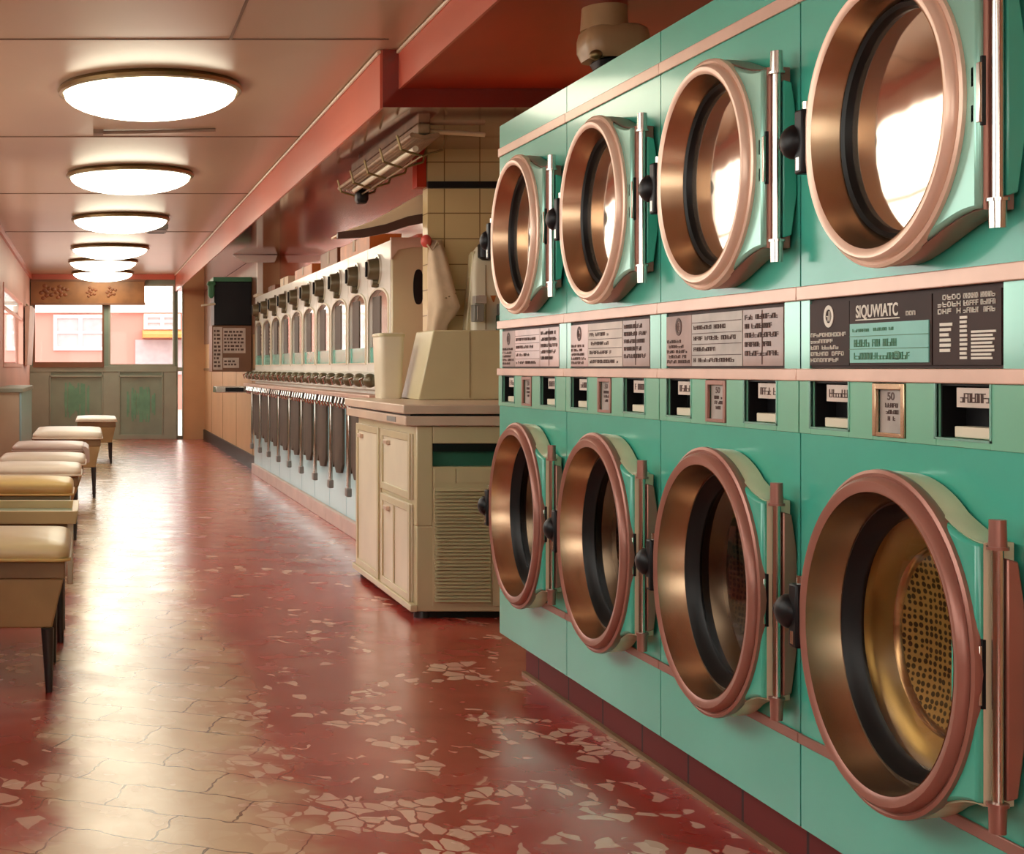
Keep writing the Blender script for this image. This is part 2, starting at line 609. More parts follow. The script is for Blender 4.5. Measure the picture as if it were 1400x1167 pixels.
def glyphs(mb, y0, y1, z0, z1, n, rng, x=-0.001, t=None, d=0.0012):
    """a row of n letter-like marks filling the box; reads towards falling y"""
    cw = (y1 - y0) / n
    t = t or min(cw * 0.2, (z1 - z0) * 0.2)
    for i in range(n):
        b = y1 - cw * i          # left side of the cell as seen
        a = b - cw * 0.8
        if rng.random() < 0.06:
            continue
        zm = (z0 + z1) / 2
        k = rng.randrange(6)
        if k != 2:
            mb.box(x - d, x, b - t, b, z0, z1)
        if k in (0, 1, 3):
            mb.box(x - d, x, a, b, z1 - t, z1)
        if k in (1, 2, 4, 5):
            mb.box(x - d, x, a, b, zm - t / 2, zm + t / 2)
        if k in (0, 2, 4):
            mb.box(x - d, x, a, b, z0, z0 + t)
        if k in (0, 3, 5, 2):
            mb.box(x - d, x, a, a + t, z0, z1 if k != 2 else zm)
    return mb


def words(txt, yl, z, h, wide=1.0, x=-0.001):
    """raised lettering on a face that looks towards -X, starting at yl"""
    cu = bpy.data.curves.new('lettering', 'FONT')
    cu.body = txt
    cu.size = h * 1.4
    cu.extrude = 0.0006
    cu.offset = h * 0.03
    ob = bpy.data.objects.new('lettering', cu)
    COL.objects.link(ob)
    bpy.context.view_layer.update()
    me = bpy.data.meshes.new_from_object(ob.evaluated_get(bpy.context.evaluated_depsgraph_get()))
    mb = MB().add([(x - v.co.z, yl - v.co.x * wide, z + v.co.y) for v in me.vertices], [tuple(p.vertices) for p in me.polygons])
    bpy.data.objects.remove(ob)
    bpy.data.curves.remove(cu)
    bpy.data.meshes.remove(me)
    return mb


def lines(mb, y0, y1, z0, z1, n, rng, x=-0.001, d=0.001, ragged=0.35):
    p = (z1 - z0) / n
    for i in range(n):
        e = y0 + (y1 - y0) * ragged * rng.random()
        mb.box(x - d, x, e, y1, z1 - p * i - p * 0.6, z1 - p * i)
    return mb


# ------------------------------------------------------------------ the room
XL, XR, XF, YB, YF, ZC = -0.92, 2.55, 1.76, -3.0, 21.3, 2.52
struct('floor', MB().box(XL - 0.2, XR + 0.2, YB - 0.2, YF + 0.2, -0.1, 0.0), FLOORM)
struct('ceiling', MB().box(XL - 0.2, XR + 0.2, YB - 0.2, YF + 0.2, ZC, ZC + 0.1), CEIL)
mb = MB()
for y in (4.35, 6.05, 8.6, 11.4, 14.6):
    mb.box(XL, 1.3, y - 0.006, y + 0.006, ZC - 0.004, ZC + 0.01)
mb.box(0.605, 0.617, 2.0, 6.05, ZC - 0.004, ZC + 0.01)
struct('trim_1', mb, SEAM)

# left wall with its row of windows; nearer ones unseen, made tall for dryer reflections
LW = [(-2.2, 1.0), (1.7, 4.9), (5.6, 8.8), (9.5, 12.7), (14.7, 18.9)]
ZS, ZHS = 1.10, (2.34, 2.34, 2.34, 2.34, 2.0)
mb = MB()
mb.box(XL - 0.05, XL, YB, YF, 0, ZS)
mb.box(XL - 0.05, XL, YB, YF, 2.34, ZC).box(XL - 0.05, XL, 14.7, 18.9, 2.0, 2.34)
ys = [YB] + [v for p in LW for v in p] + [YF]
for i in range(0, len(ys), 2):
    mb.box(XL - 0.05, XL, ys[i], ys[i + 1], ZS, 2.34)
struct('wall_left', mb, PINKW)
for i, (a, b) in enumerate(LW):
    ZH = ZHS[i]
    f = MB()
    t = 0.045
    f.box(XL - 0.045, XL + 0.012, a, a + t, ZS, ZH).box(XL - 0.045, XL + 0.012, b - t, b, ZS, ZH)
    f.box(XL - 0.045, XL + 0.012, a + t, b - t, ZS, ZS + t).box(XL - 0.045, XL + 0.012, a + t, b - t, ZH - t, ZH)
    f.box(XL - 0.035, XL + 0.0, a + t, b - t, 1.735, 1.765)
    m_ = (a + b) / 2
    if i < 4:
        f.box(XL - 0.035, XL + 0.0, m_ - 0.02, m_ + 0.02, ZS + t, ZH - t)
    wn = struct('window_%d' % (i + 4), f, PINKW)
    link('pane', MB().box(XL - 0.022, XL - 0.018, a + t, b - t, ZS + t, ZH - t), WPANE, wn)
struct('baseboard_left', MB().box(XL, XL + 0.02, YB, YF, 0, 0.12), GREYG)

mb = MB()
mb.box(XL - 0.12, XR + 0.1, YB - 0.12, YB, 0, 0.8).box(XL - 0.12, XR + 0.1, YB - 0.12, YB, 2.3, ZC)
mb.box(XL - 0.12, -0.7, YB - 0.12, YB, 0.8, 2.3).box(1.25, XR + 0.1, YB - 0.12, YB, 0.8, 2.3)
struct('wall_back', mb, PINKW)
f = MB().box(-0.7, -0.65, YB - 0.1, YB + 0.01, 0.8, 2.3).box(1.2, 1.25, YB - 0.1, YB + 0.01, 0.8, 2.3).box(0.25, 0.3, YB - 0.1, YB + 0.01, 0.8, 2.3)
f.box(-0.65, 1.2, YB - 0.1, YB + 0.01, 0.8, 0.85).box(-0.65, 1.2, YB - 0.1, YB + 0.01, 2.25, 2.3)
wn = struct('window_9', f, PINKW)  # unseen window, added to let in frontal fill light
link('pane', MB().box(-0.65, 1.2, YB - 0.06, YB - 0.055, 0.85, 2.25), WPANE, wn)

# far wall: two windows and a narrow glazed side light over grey-green panelling
W1 = (-0.87, 0.215, 1.15, 2.10)
W2 = (0.285, 1.30, 1.12, 2.375)
W3 = (1.335, 1.425, 0.04, 2.345)
T = 0.1
mb = MB()
mb.box(XL - 0.1, W3[0], YF, YF + T, 0, 1.12)
mb.box(XL - 0.1, W1[0], YF, YF + T, 1.12, ZC)
mb.box(W1[0], W1[1], YF, YF + T, 1.12, 1.15)
mb.box(W1[0], W1[1], YF, YF + T, W1[3], ZC)
mb.box(W1[1], W2[0], YF, YF + T, 1.12, ZC)
mb.box(W2[0], W2[1], YF, YF + T, W2[3], ZC)
mb.box(W2[1], W3[0], YF, YF + T, 1.12, ZC)
mb.box(W3[0], W3[1], YF, YF + T, W3[3], ZC)
mb.box(W3[0], W3[1], YF, YF + T, 0, W3[2])
struct('wall_far', mb, GREYG)
struct('wall_corner', MB().box(W3[1], 2.6, YF - 0.02, YF + T, 0, ZC), TANW)
for i, (a, b, c, d) in enumerate((W1, W2, W3)):
    t = 0.03 if i < 2 else 0.012
    f = MB()
    f.box(a, a + t, YF - 0.03, YF + 0.08, c, d).box(b - t, b, YF - 0.03, YF + 0.08, c, d)
    f.box(a + t, b - t, YF - 0.03, YF + 0.08, c, c + t).box(a + t, b - t, YF - 0.03, YF + 0.08, d - t, d)
    if i == 0:
        f.box(a, b, YF - 0.05, YF + 0.08, c - 0.05, c)
    if i == 2:
        f.box(a + t, b - t, YF - 0.02, YF + 0.06, 1.04, 1.10)
    wn = struct('window_%d' % (i + 1), f, (BROWNW, GREYGL, GREYGL)[i])
    link('pane', MB().box(a + t, b - t, YF + 0.03, YF + 0.035, c + t, d - t), WPANE, wn)
# raised panelling below the far windows
mb = MB()
mb.box(XL, 1.33, YF - 0.03, YF, 1.03, 1.12)
for a, b in ((-0.92, -0.62), (0.2, 0.44), (1.12, 1.33)):
    mb.box(a, b, YF - 0.02, YF, 0.06, 1.03)
mb.box(XL, 1.33, YF - 0.02, YF, 0.0, 0.07)
for a, b in ((-0.62, 0.2), (0.44, 1.12)):
    for q in (a, b - 0.02):
        mb.box(q, q + 0.02, YF - 0.032, YF, 0.07, 1.03)
    mb.box(a, b, YF - 0.032, YF, 0.95, 0.98)
struct('trim_2', mb, GREYGL, bevel=0.004)
rng = random.Random(4)
mb = MB()
for cx, cz, n in ((-0.22, 0.62, 40), (0.78, 0.55, 40)):
    for i in range(n):
        u = rng.gauss(0, 0.1)
        h = rng.uniform(0.1, 0.42)
        mb.box(cx + u - 0.012, cx + u + 0.012, YF - 0.004 - i * 1.5e-4, YF + 0.001, cz - h * 0.7, cz + h * 0.6)
struct('trim_3', mb, STAIN)

# right-hand walls
struct('wall_right', MB().box(XR, XR + 0.1, YB, 7.45, 0, ZC), TANW)
struct('wall_red', MB().box(1.98, 2.6, 7.56, 14.5, 0, 2.26), REDW)
struct('wall_alcove', MB().box(XF, 2.6, 14.5, YF - 0.02, 0, 2.26), TANW)
mb = MB()
mb.box(XF - 0.012, XF, 14.5, YF - 0.02, 1.45, 2.256)
struct('trim_4', mb, BROWNW)
mb = MB().box(XF - 0.016, XF, 14.5, YF - 0.02, 1.05, 1.085)
y = 15.0
while y < 21:
    mb.box(XF - 0.003, XF, y, y + 0.01, 0.15, 1.05)
    y += 1.7
struct('trim_5', mb, TANF)
struct('baseboard_alcove', MB().box(XF - 0.025, XF, 14.5, YF - 0.03, 0, 0.15), BLACKP)
struct('wall_tiled', MB().box(1.81, 2.6, 7.45, 7.56, 0, 2.26), COLTILE)
struct('trim_6', MB().box(1.805, 2.56, 7.42, 7.45, 2.05, 2.085), BLACKP)
struct('trim_7', MB().box(1.755, 1.805, 7.46, 7.56, 2.06, 2.258), MAROON)

# dropped soffits
struct('soffit_near', MB().box(1.40, 2.6, YB, 6.25, 2.345, ZC), MAROON)
struct('soffit_far', MB().box(1.318, 2.6, 6.25, YF, 2.26, ZC), mat('deep_red_gloss', (0.20, 0.025, 0.018), 0.13, 0, 0.4, 1.2, 0.03, 3, coat=0.8))
struct('fascia_near', MB().box(1.388, 1.40, YB, 6.25, 2.341, ZC), SALMON)
struct('fascia_far', MB().box(1.306, 1.318, 6.26, YF, 2.256, ZC), SALMON)
mb = MB()
mb.tube((1.383, YB, ZC - 0.012), (1.383, 6.24, ZC - 0.012), 0.009, None, 8)
mb.tube((1.300, 6.25, ZC - 0.012), (1.300, YF, ZC - 0.012), 0.009, None, 8)
struct('trim_8', mb, CREAML)
mb = MB()
mb.box(XL, XL + 0.03, YB, YF, ZC - 0.07, ZC)
mb.box(XL, 1.3, YF - 0.06, YF, 2.44, ZC)
struct('trim_9', mb, SALMON)

# dryer plinth
struct('baseboard_right', MB().box(1.55, 1.60, 2.1, 4.94, 0, 0.16), KICKT)
struct('trim_10', MB().box(1.535, 1.55, 2.1, 4.94, 0, 0.012), TANF)

# ------------------------------------------------------------------ stacked dryers
P = 0.70
DX = 1.46
UP = dict(cy=0.298, cz=1.525, ry=0.230, rz=0.252, hh=0.185, rod=0.208)
LO = dict(cy=0.294, cz=0.606, ry=0.256, rz=0.294, hh=0.205, rod=0.235)


def ell(cy, cz, ry, rz, n=72):
    return [(cy + ry * math.cos(2 * PI * i / n), cz + rz * math.sin(2 * PI * i / n)) for i in range(n)]


def door(root, D, upper, glassm, idx):
    cy, cz, ry, rz, hh, rod = (D[k] for k in ('cy', 'cz', 'ry', 'rz', 'hh', 'rod'))
    ring_m, in_m = (ROSE, BRASS) if upper else (COPPER, BRASS)
    yh = 0.035
    out = []
    N = 30
    def zz(y):
        t = (y - yh) / (cy - yh)
        s_ = t * t * (3 - 2 * t)
        zc = hh + (rz - hh) * s_
        u = (y - cy) / ry
        ze = rz * math.sqrt(max(0, 1 - u * u))
        return max(zc, ze)
    for i in range(N + 1):
        y = yh + (cy - yh) * i / N
        out.append((y, cz + zz(y)))
    for i in range(1, 48):
        t = PI / 2 - PI * i / 48
        out.append((cy + ry * math.cos(t), cz + rz * math.sin(t)))
    for i in range(N + 1):
        y = yh + (cy - yh) * (N - i) / N
        out.append((y, cz - zz(y)))
    # leaf: outline and hole joined as matching fans
    n = len(out)
    hol = []
    for p in out:
        a = math.atan2((p[1] - cz) / rz, (p[0] - cy) / ry)
        hol.append((cy + ry * 0.90 * math.cos(a), cz + rz * 0.90 * math.sin(a)))
    mb = MB()
    xf, xb = -0.062, -0.004
    vs = [(xf, *p) for p in out] + [(xf, *p) for p in hol] + [(xb, *p) for p in out] + [(xb, *p) for p in hol]
    fs = []
    for i in range(n):
        j = (i + 1) % n
        fs += [(i, j, n + j, n + i), (2 * n + i, 3 * n + i, 3 * n + j, 2 * n + j), (i, 2 * n + i, 2 * n + j, j), (n + i, n + j, 3 * n + j, 3 * n + i)]
    mb.add(vs, fs)
    d = link('door', mb, TEALD if upper else TEAL, root, bevel=0.006)
    # polished metal edge running round the leaf
    mo = [(q[0], q[1]) for q in out]
    ycen = (yh + cy + ry) / 2
    eo = [(ycen + (q[0] - ycen) * 1.012, cz + (q[1] - cz) * 1.012) for q in mo]
    vs = []
    for x_, o_ in ((-0.052, mo), (-0.054, eo), (-0.034, [(ycen + (q[0] - ycen) * 1.022, cz + (q[1] - cz) * 1.022) for q in mo]), (-0.006, eo), (-0.004, mo)):
        vs += [(x_, *q) for q in o_]
    link('edge_trim', MB().add(vs, [(k * n + i, k * n + (i + 1) % n, (k + 1) * n + (i + 1) % n, (k + 1) * n + i) for k in range(4) for i in range(n)]), COPBAR if upper else GOLDE, d, angle=50)
    rim = MB().ring_x([(-0.058, 0.985), (-0.070, 0.99), (-0.080, 0.98), (-0.085, 0.96), (-0.085, 0.93), (-0.079, 0.895), (-0.05, 0.890)], cy, cz, ry, rz, close=True)
    link('ring', rim, ring_m, d)
    edge = MB().ring_x([(-0.056, 0.99), (-0.050, 1.022), (-0.060, 1.034), (-0.068, 1.03), (-0.071, 1.01), (-0.068, 0.985)], cy, cz, ry, rz, close=True)
    link('edge_band', edge, ring_m if upper else COPPER, d)
    if upper:
        link('inner_collar', MB().ring_x([(-0.081, 0.896), (-0.05, 0.86), (-0.024, 0.825), (-0.020, 0.85), (-0.05, 0.892)], cy, cz, ry, rz, close=True), in_m, d)
        link('gasket', MB().ring_x([(-0.026, 0.835), (-0.034, 0.815), (-0.030, 0.785), (-0.018, 0.765), (-0.016, 0.75), (-0.012, 0.80), (-0.014, 0.84)], cy, cz, ry, rz, close=True), BLACK, d)
        g = MB().ring_x([(-0.0180, 0.775), (-0.0195, 0.70), (-0.0205, 0.60), (-0.0215, 0.45), (-0.022, 0.25), (-0.0222, 0.05)], cy, cz, ry, rz, cap=True)
        link('glass', g, glassm, d, angle=80)
    else:
        link('inner_collar', MB().ring_x([(-0.081, 0.896), (-0.05, 0.88), (-0.014, 0.835), (-0.012, 0.85), (-0.05, 0.892)], cy, cz, ry, rz, close=True), in_m, d)
        link('gasket', MB().ring_x([(-0.018, 0.85), (-0.022, 0.825), (-0.012, 0.80), (0.004, 0.775), (0.010, 0.745), (0.014, 0.80), (-0.01, 0.85)], cy, cz, ry, rz, close=True), BLACK, d)
        g = MB().ring_x([(0.006, 0.755), (0.004, 0.6), (0.002, 0.4), (0.001, 0.2), (0.001, 0.03)], cy, cz, ry, rz, cap=True)
        link('glass', g, glassm, d, angle=80)
    # latch on the far side of the ring
    ly = cy + ry * 1.0
    lt = MB()
    lt.box(-0.092, -0.050, ly - 0.012, ly + 0.018, cz - 0.062, cz + 0.062)
    lt.ball((-0.084, ly + 0.030, cz + 0.004), (0.026, 0.034, 0.034), 14, 10)
    lt.tube((-0.080, ly + 0.012, cz + 0.004), (-0.084, ly + 0.058, cz + 0.004), 0.018, 0.022, 14)
    la = link('latch', lt, BLACKP, d, bevel=0.004)
    link('latch_pin', MB().tube((-0.075, ly + 0.004, cz + 0.055), (-0.075, ly + 0.004, cz + 0.078), 0.007, None, 10), CHROME, la)
    link('latch_plate', MB().box(-0.0935, -0.0915, ly - 0.004, ly + 0.008, cz - 0.055, cz - 0.030), CHROME, la)
    # hinge: long rod with caps, a side plate and a bracket
    hr = MB()
    hr.tube((-0.040, yh - 0.016, cz - rod + 0.03), (-0.040, yh - 0.016, cz + rod - 0.03), 0.0085, None, 14)
    link('hinge_rod', hr, CHROME, d)
    for s_ in (1, -1):
        cp = MB()
        cp.tube((-0.040, yh - 0.016, cz + s_ * (rod - 0.032)), (-0.040, yh - 0.016, cz + s_ * (rod + 0.010)), 0.013, 0.012, 14)
        cp.tube((-0.040, yh - 0.016, cz + s_ * (rod - 0.037)), (-0.040, yh - 0.016, cz + s_ * (rod - 0.032)), 0.016, 0.016, 14)
        link('hinge_cap', cp, CHROME if upper else COPBAR, d)
    pl = [(-0.030, cz - rod + 0.04), (-0.030, cz + rod - 0.05), (-0.012, cz + rod - 0.055), (-0.001, cz + rod - 0.13), (-0.001, cz - rod + 0.13), (-0.012, cz - rod + 0.045)]
    mbp = MB()
    mbp.prism(pl, 'Y', yh - 0.024, yh - 0.009)
    link('hinge_plate', mbp, TEAL if upper else COPBAR, d, bevel=0.003)
    bk = MB().box(-0.057, -0.050, yh - 0.004, yh + 0.022, cz - 0.055, cz + 0.055)
    bo = link('hinge_bracket', bk, BLACKP, d, bevel=0.001)
    b2 = MB().box(-0.061, -0.056, yh - 0.004, yh + 0.008, cz - 0.05, cz + 0.045)
    b2.box(-0.062, -0.056, yh + 0.009, yh + 0.016, cz - 0.048, cz - 0.02).box(-0.062, -0.056, yh + 0.009, yh + 0.016, cz + 0.008, cz + 0.04)
    link('bracket_clip', b2, CHROME, bo, bevel=0.001)
    return d


def dryer(i, label):
    rng = random.Random(20 + i)
    root = thing('stacked_dryer', label, 'dryer', (DX, 4.955 - P * (i + 1), 0), 'stacked dryers along the right wall')
    g = 0.0025
    y0, y1 = g, P - g
    # cabinet front in three fields with round openings, plus the casing
    mb = MB()
    mb.holed(y0, y1, 1.24, 1.949, ell(UP['cy'], UP['cz'], UP['ry'] * 0.84, UP['rz'] * 0.84), 0.0)
    mb.holed(y0, y1, 0.146, 0.957, ell(LO['cy'], LO['cz'], LO['ry'] * 0.84, LO['rz'] * 0.84), 0.0)
    mb.add([(0.055, y0, 1.24), (0.055, y0, 0.957), (0.055, y1, 0.957), (0.055, y1, 1.24)], [(0, 1, 2, 3)])
    D_ = 0.85
    mb.add([(0, y0, .146), (D_, y0, .146), (D_, y1, .146), (0, y1, .146), (0, y0, 1.949), (D_, y0, 1.949), (D_, y1, 1.949), (0, y1, 1.949)],
           [(3, 2, 1, 0), (4, 5, 6, 7), (0, 1, 5, 4), (1, 2, 6, 5), (2, 3, 7, 6)])
    link('cabinet', mb, TEAL, root)
    link('seam_gap', MB().box(0.004, 0.02, -0.0005, g + 0.001, 0.15, 1.945), DARKT, root)
    door(root, UP, True, MIRROR, i)
    door(root, LO, False, CGLASS if i == 3 else DGLASS, i)
    # tub behind each opening
    cy, cz, ry, rz = LO['cy'], LO['cz'], LO['ry'], LO['rz']
    tub = MB().ring_x([(0.002, 0.835), (0.02, 0.82), (0.035, 0.78), (0.05, 0.68), (0.055, 0.56)], cy, cz, ry, rz)
    tb = link('tub', tub, DRUM, root)
    link('tub_rim', MB().ring_x([(0.055, 0.575), (0.043, 0.58), (0.038, 0.56), (0.043, 0.54), (0.055, 0.53)], cy, cz, ry, rz, close=True), BRASS, tb)
    link('drum_back', MB().ring_x([(0.050, 0.55), (0.062, 0.35), (0.066, 0.03)], cy, cz, ry, rz, cap=True), PERF, tb, angle=80)
    # trims
    for z0, z1, x, m in ((1.838, 1.868, -0.006, STRIP), (1.226, 1.255, -0.010, STRIP), (1.062, 1.087, -0.010, STRIP)):
        link('trim_strip', MB().box(x, 0.02, y0 - 0.0015, y1 + 0.0015, z0, z1), m, root, bevel=0.002)
    link('trim_strip', MB().box(-0.006, 0.0, y0 - 0.0015, y1 + 0.0015, 0.318, 0.340), STRIPD, root, bevel=0.002, label='dull copper strip low on the dryer')
    # upright edge pieces either side of the sign panel
    link('edge_panel', MB().box(0.0, 0.02, 0.664, y1, 1.087, 1.226), TEALD, root)
    link('edge_panel', MB().box(0.0, 0.02, y0, 0.066, 1.087, 1.226), TEALD, root)
    # instruction panel: three framed sheets
    spans = ((0.516, 0.662), (0.254, 0.514), (0.070, 0.250))
    sheets = [(TAUPE, PINKP, PINKP), (PINKP, PALES, TAUPE), (TAUPE, GREYS, TAUPE), (BROWN, BROWN, BROWN)][i]  # all but the nearest dryer carry pinkish glare in the sheet colours
    ink = [INK, INK, INK, INKW][i]
    bk = link('sign_panel', MB().box(0.004, 0.02, 0.066, 0.664, 1.088, 1.225), BROWN, root)
    for k, (a, b) in enumerate(spans):
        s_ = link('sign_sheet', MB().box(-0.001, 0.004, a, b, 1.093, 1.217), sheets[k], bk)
        tx = MB()
        if k == 0:
            tx.ring_x([(-0.0012, 1.0), (-0.0022, 1.0), (-0.0022, 0.62), (-0.0012, 0.62)], (a + b) / 2, 1.190, 0.018, 0.022, n=20, close=True)
            glyphs(tx, (a + b) / 2 - 0.008, (a + b) / 2 + 0.008, 1.18, 1.20, 2, rng)
            for q in range(5):
                e = a + 0.008 + rng.random() * 0.05
                glyphs(tx, e, b - 0.006, 1.150 - 0.0125 * q, 1.158 - 0.0125 * q, int((b - e) * 90), rng)
        elif k == 1:
            if i == 3:
                t2 = link('price_sheet', MB().box(-0.003, -0.001, a + 0.006, b - 0.004, 1.098, 1.172), TEALS, s_)
                tt = MB()
                for zc_ in (1.148, 1.124):
                    tt.box(-0.0042, -0.003, a + 0.006, b - 0.004, zc_ - 0.0007, zc_ + 0.0007)
                glyphs(tt, b - 0.07, b - 0.015, 1.156, 1.162, 8, rng, x=-0.003)
                glyphs(tt, b - 0.15, b - 0.085, 1.157, 1.163, 9, rng, x=-0.003)
                glyphs(tt, a + 0.10, b - 0.02, 1.128, 1.142, 16, rng, x=-0.003)
                glyphs(tt, a + 0.06, b - 0.02, 1.104, 1.117, 18, rng, x=-0.003)
                tt.ring_x([(-0.003, 1), (-0.0042, 1), (-0.0042, .5), (-0.003, .5)], a + 0.10, 1.111, 0.013, 0.008, n=16, close=True)
                link('price_text', tt, GREENP, t2)
                link('heading', words('SIQUWIATC', b - 0.022, 1.184, 0.023, 0.78), ink, s_)
                tx.box(-0.0022, -0.001, b - 0.165, b - 0.022, 1.178, 1.180)
                glyphs(tx, a + 0.035, a + 0.075, 1.182, 1.190, 4, rng)
            else:
                for q in range(4):
                    tx.box(-0.0022, -0.001, a + 0.004, b - 0.004, 1.196 - q * 0.026, 1.1975 - q * 0.026)
                    e = a + 0.02 + rng.random() * 0.12
                    glyphs(tx, e, b - 0.012, 1.180 - q * 0.026, 1.190 - q * 0.026, int((b - e) * 80), rng)
        else:
            if i == 3:
                for q, (u, v_) in enumerate(((0.10, 0.165), (0.055, 0.095), (0.012, 0.05))):
                    for r_ in range(3):
                        glyphs(tx, a + u, a + v_, 1.204 - r_ * 0.012, 1.213 - r_ * 0.012, 5, rng)
                lines(tx, a + 0.125, a + 0.16, 1.112, 1.165, 6, rng)
                lines(tx, a + 0.085, a + 0.105, 1.10, 1.175, 10, rng, ragged=0.1)
                lines(tx, a + 0.012, a + 0.075, 1.10, 1.15, 8, rng, ragged=0.2)
            else:
                for q in range(5):
                    glyphs(tx, a + 0.01 + rng.random() * 0.05, b - 0.01, 1.195 - q * 0.02, 1.206 - q * 0.02, 12, rng)
                tx.box(-0.0022, -0.001, (a + b) / 2, (a + b) / 2 + 0.002, 1.096, 1.214)
        link('sign_text', tx, ink, s_)
    # control band with two coin slots and a label holder between them
    mb = MB()
    for a, b in ((y0, 0.092), (0.236, 0.325), (0.43, 0.512), (0.652, y1)):
        mb.box(-0.004, 0.02, a, b, 0.955, 1.062)
    for a, b in ((0.092, 0.236), (0.512, 0.652)):
        mb.box(-0.004, 0.02, a, b, 0.955, 0.970)
    mb.box(0.012, 0.02, 0.325, 0.43, 0.955, 1.062)
    mb.box(-0.004, 0.02, 0.325, 0.43, 0.955, 0.962)
    band = link('control_band', mb, TEAL2, root, bevel=0.001)
    for a, b in ((0.092, 0.236), (0.512, 0.652)):
        cs = link('coin_slot', MB().box(0.045, 0.05, a, b, 0.970, 1.062).box(0.004, 0.045, a, a + 0.004, 0.970, 1.062).box(0.004, 0.045, b - 0.004, b, 0.970, 1.062)
                  .box(0.004, 0.045, a, b, 1.058, 1.062), BLACKP, root)
        fr = MB().box(-0.006, 0.0, a - 0.004, a, 0.966, 1.062).box(-0.006, 0.0, b, b + 0.004, 0.966, 1.062).box(-0.006, 0.0, a - 0.004, b + 0.004, 0.966, 0.970)
        link('slot_frame', fr, TEALD, cs)
        link('paper_card', MB().box(0.010, 0.014, a + 0.006, b - 0.034, 1.022, 1.055), PALES, cs)
        tx = glyphs(MB(), a + 0.012, b - 0.045, 1.030, 1.046, 9, rng, x=0.010)
        link('card_text', tx, INK, cs)
        tr = MB().box(0.006, 0.040, a + 0.005, b - 0.034, 0.971, 0.990)
        link('coin_tray', tr, CREAML, cs, bevel=0.002)
    lf = MB().box(-0.007, 0.0, 0.327, 0.338, 0.962, 1.060).box(-0.007, 0.0, 0.417, 0.428, 0.962, 1.060).box(-0.007, 0.0, 0.338, 0.417, 1.049, 1.060).box(-0.007, 0.0, 0.338, 0.417, 0.962, 0.970)
    lh = link('label_holder', lf, BRASS if i > 2 else STRIPD, root, bevel=0.001)
    cd = link('label_card', MB().box(0.003, 0.006, 0.336, 0.419, 0.966, 1.053), GREYS, lh)
    tx = MB()
    link('price', words('50', 0.395, 1.030, 0.014, 1.2, x=0.003), INK, cd)
    glyphs(tx, 0.36, 0.40, 1.016, 1.024, 5, rng, x=0.003)
    glyphs(tx, 0.358, 0.398, 1.004, 1.012, 5, rng, x=0.003)
    glyphs(tx, 0.368, 0.392, 0.992, 1.000, 3, rng, x=0.003)
    link('label_text', tx, INK, cd)
    return root


dryer(0, 'farthest teal stacked dryer, right beside the cream louvred cabinet')
dryer(1, 'second teal stacked dryer from the cream louvred cabinet')
dryer(2, 'third teal stacked dryer from the cream louvred cabinet, with a brown and grey sign')
dryer(3, 'nearest teal stacked dryer with dark brown signs, a teal price sheet and perforated drum')

# ------------------------------------------------------------------ ceiling lamps
def lamp(x, y, label, first=[None]):
    if first[0] is None:
        r = thing('ceiling_light', label, 'ceiling light', (x, y, ZC), 'round ceiling lights down the aisle')
        R = 0.47
        link('rim', MB().ring_z([(0.0, R * 0.97), (-0.018, R * 1.0), (-0.034, R * 0.99), (-0.040, R * 0.955), (-0.034, R * 0.92), (0.0, R * 0.9)], 0, 0, close=True), BRONZE, r)
        prof = [(-0.036, R * 0.935)]
        for k in range(1, 9):
            t = k / 8 * PI / 2 * 0.98
            prof.append((-0.036 - 0.115 * math.sin(t), R * 0.935 * math.cos(t)))
        link('bowl', MB().ring_z(prof, 0, 0, cap=True), BOWL, r, angle=80)
        first[0] = r
    else:
        r = copy_tree(first[0])
        r.location = (x, y, ZC)
        r['label'] = label
    return r


lamp(0.305, 7.09, 'largest and nearest glowing round bowl ceiling light with a bronze rim')
lamp(0.295, 10.2, 'second glowing bowl ceiling light, next beyond the largest one')
lamp(0.29, 13.2, 'third glowing bowl ceiling light, just before the small grey ceiling vent')
lamp(0.235, 16.4, 'fourth glowing bowl ceiling light, just beyond the small grey ceiling vent')
lamp(0.175, 18.5, 'fifth glowing bowl ceiling light, last but one before the windows')
lamp(0.19, 20.65, 'farthest glowing bowl ceiling light, in front of the brown carved board')

v = thing('ceiling_vent', 'small grey ceiling vent beside the row of round lights', 'vent', (0.68, 14.1, ZC))
link('housing', MB().box(-0.1, 0.1, -0.25, 0.25, -0.045, 0), PLGREY, v, bevel=0.006)
link('slat', MB().box(-0.08, 0.08, -0.2, -0.17, -0.05, -0.045), LEGD, v)
link('slat', MB().box(-0.08, 0.08, 0.17, 0.2, -0.05, -0.045), LEGD, v)
tag(link('ceiling_conduit', MB().path([(0.05, 8.38, ZC - 0.012), (0.35, 8.36, ZC - 0.012), (0.75, 8.3, ZC - 0.010)], 0.01).box(0.02, 0.08, 8.33, 8.42, ZC - 0.025, ZC), SEAM),
    'thin dark conduit across the ceiling between the first two round lights', 'conduit')

# ------------------------------------------------------------------ seats on the left
def cushion(x0, x1, y0, y1, z0, z1, r=0.05, dome=0.012):
    h = z1 - z0
    e = min(0.022, h * 0.4)
    ly = [(e, z0), (e * 0.3, z0 + e * 0.4), (0, z0 + e), (0, z1 - e), (e * 0.3, z1 - e * 0.4), (e, z1), (0.08, z1 + dome * 0.6), (0.17, z1 + dome)]
    return MB().loft(ly, x0, x1, y0, y1, r)


def leg(x, y, z, dx=0, dy=0, r0=0.022, r1=0.012):
    return MB().tube((x, y, z), (x + dx, y + dy, 0), r0, r1, 12)


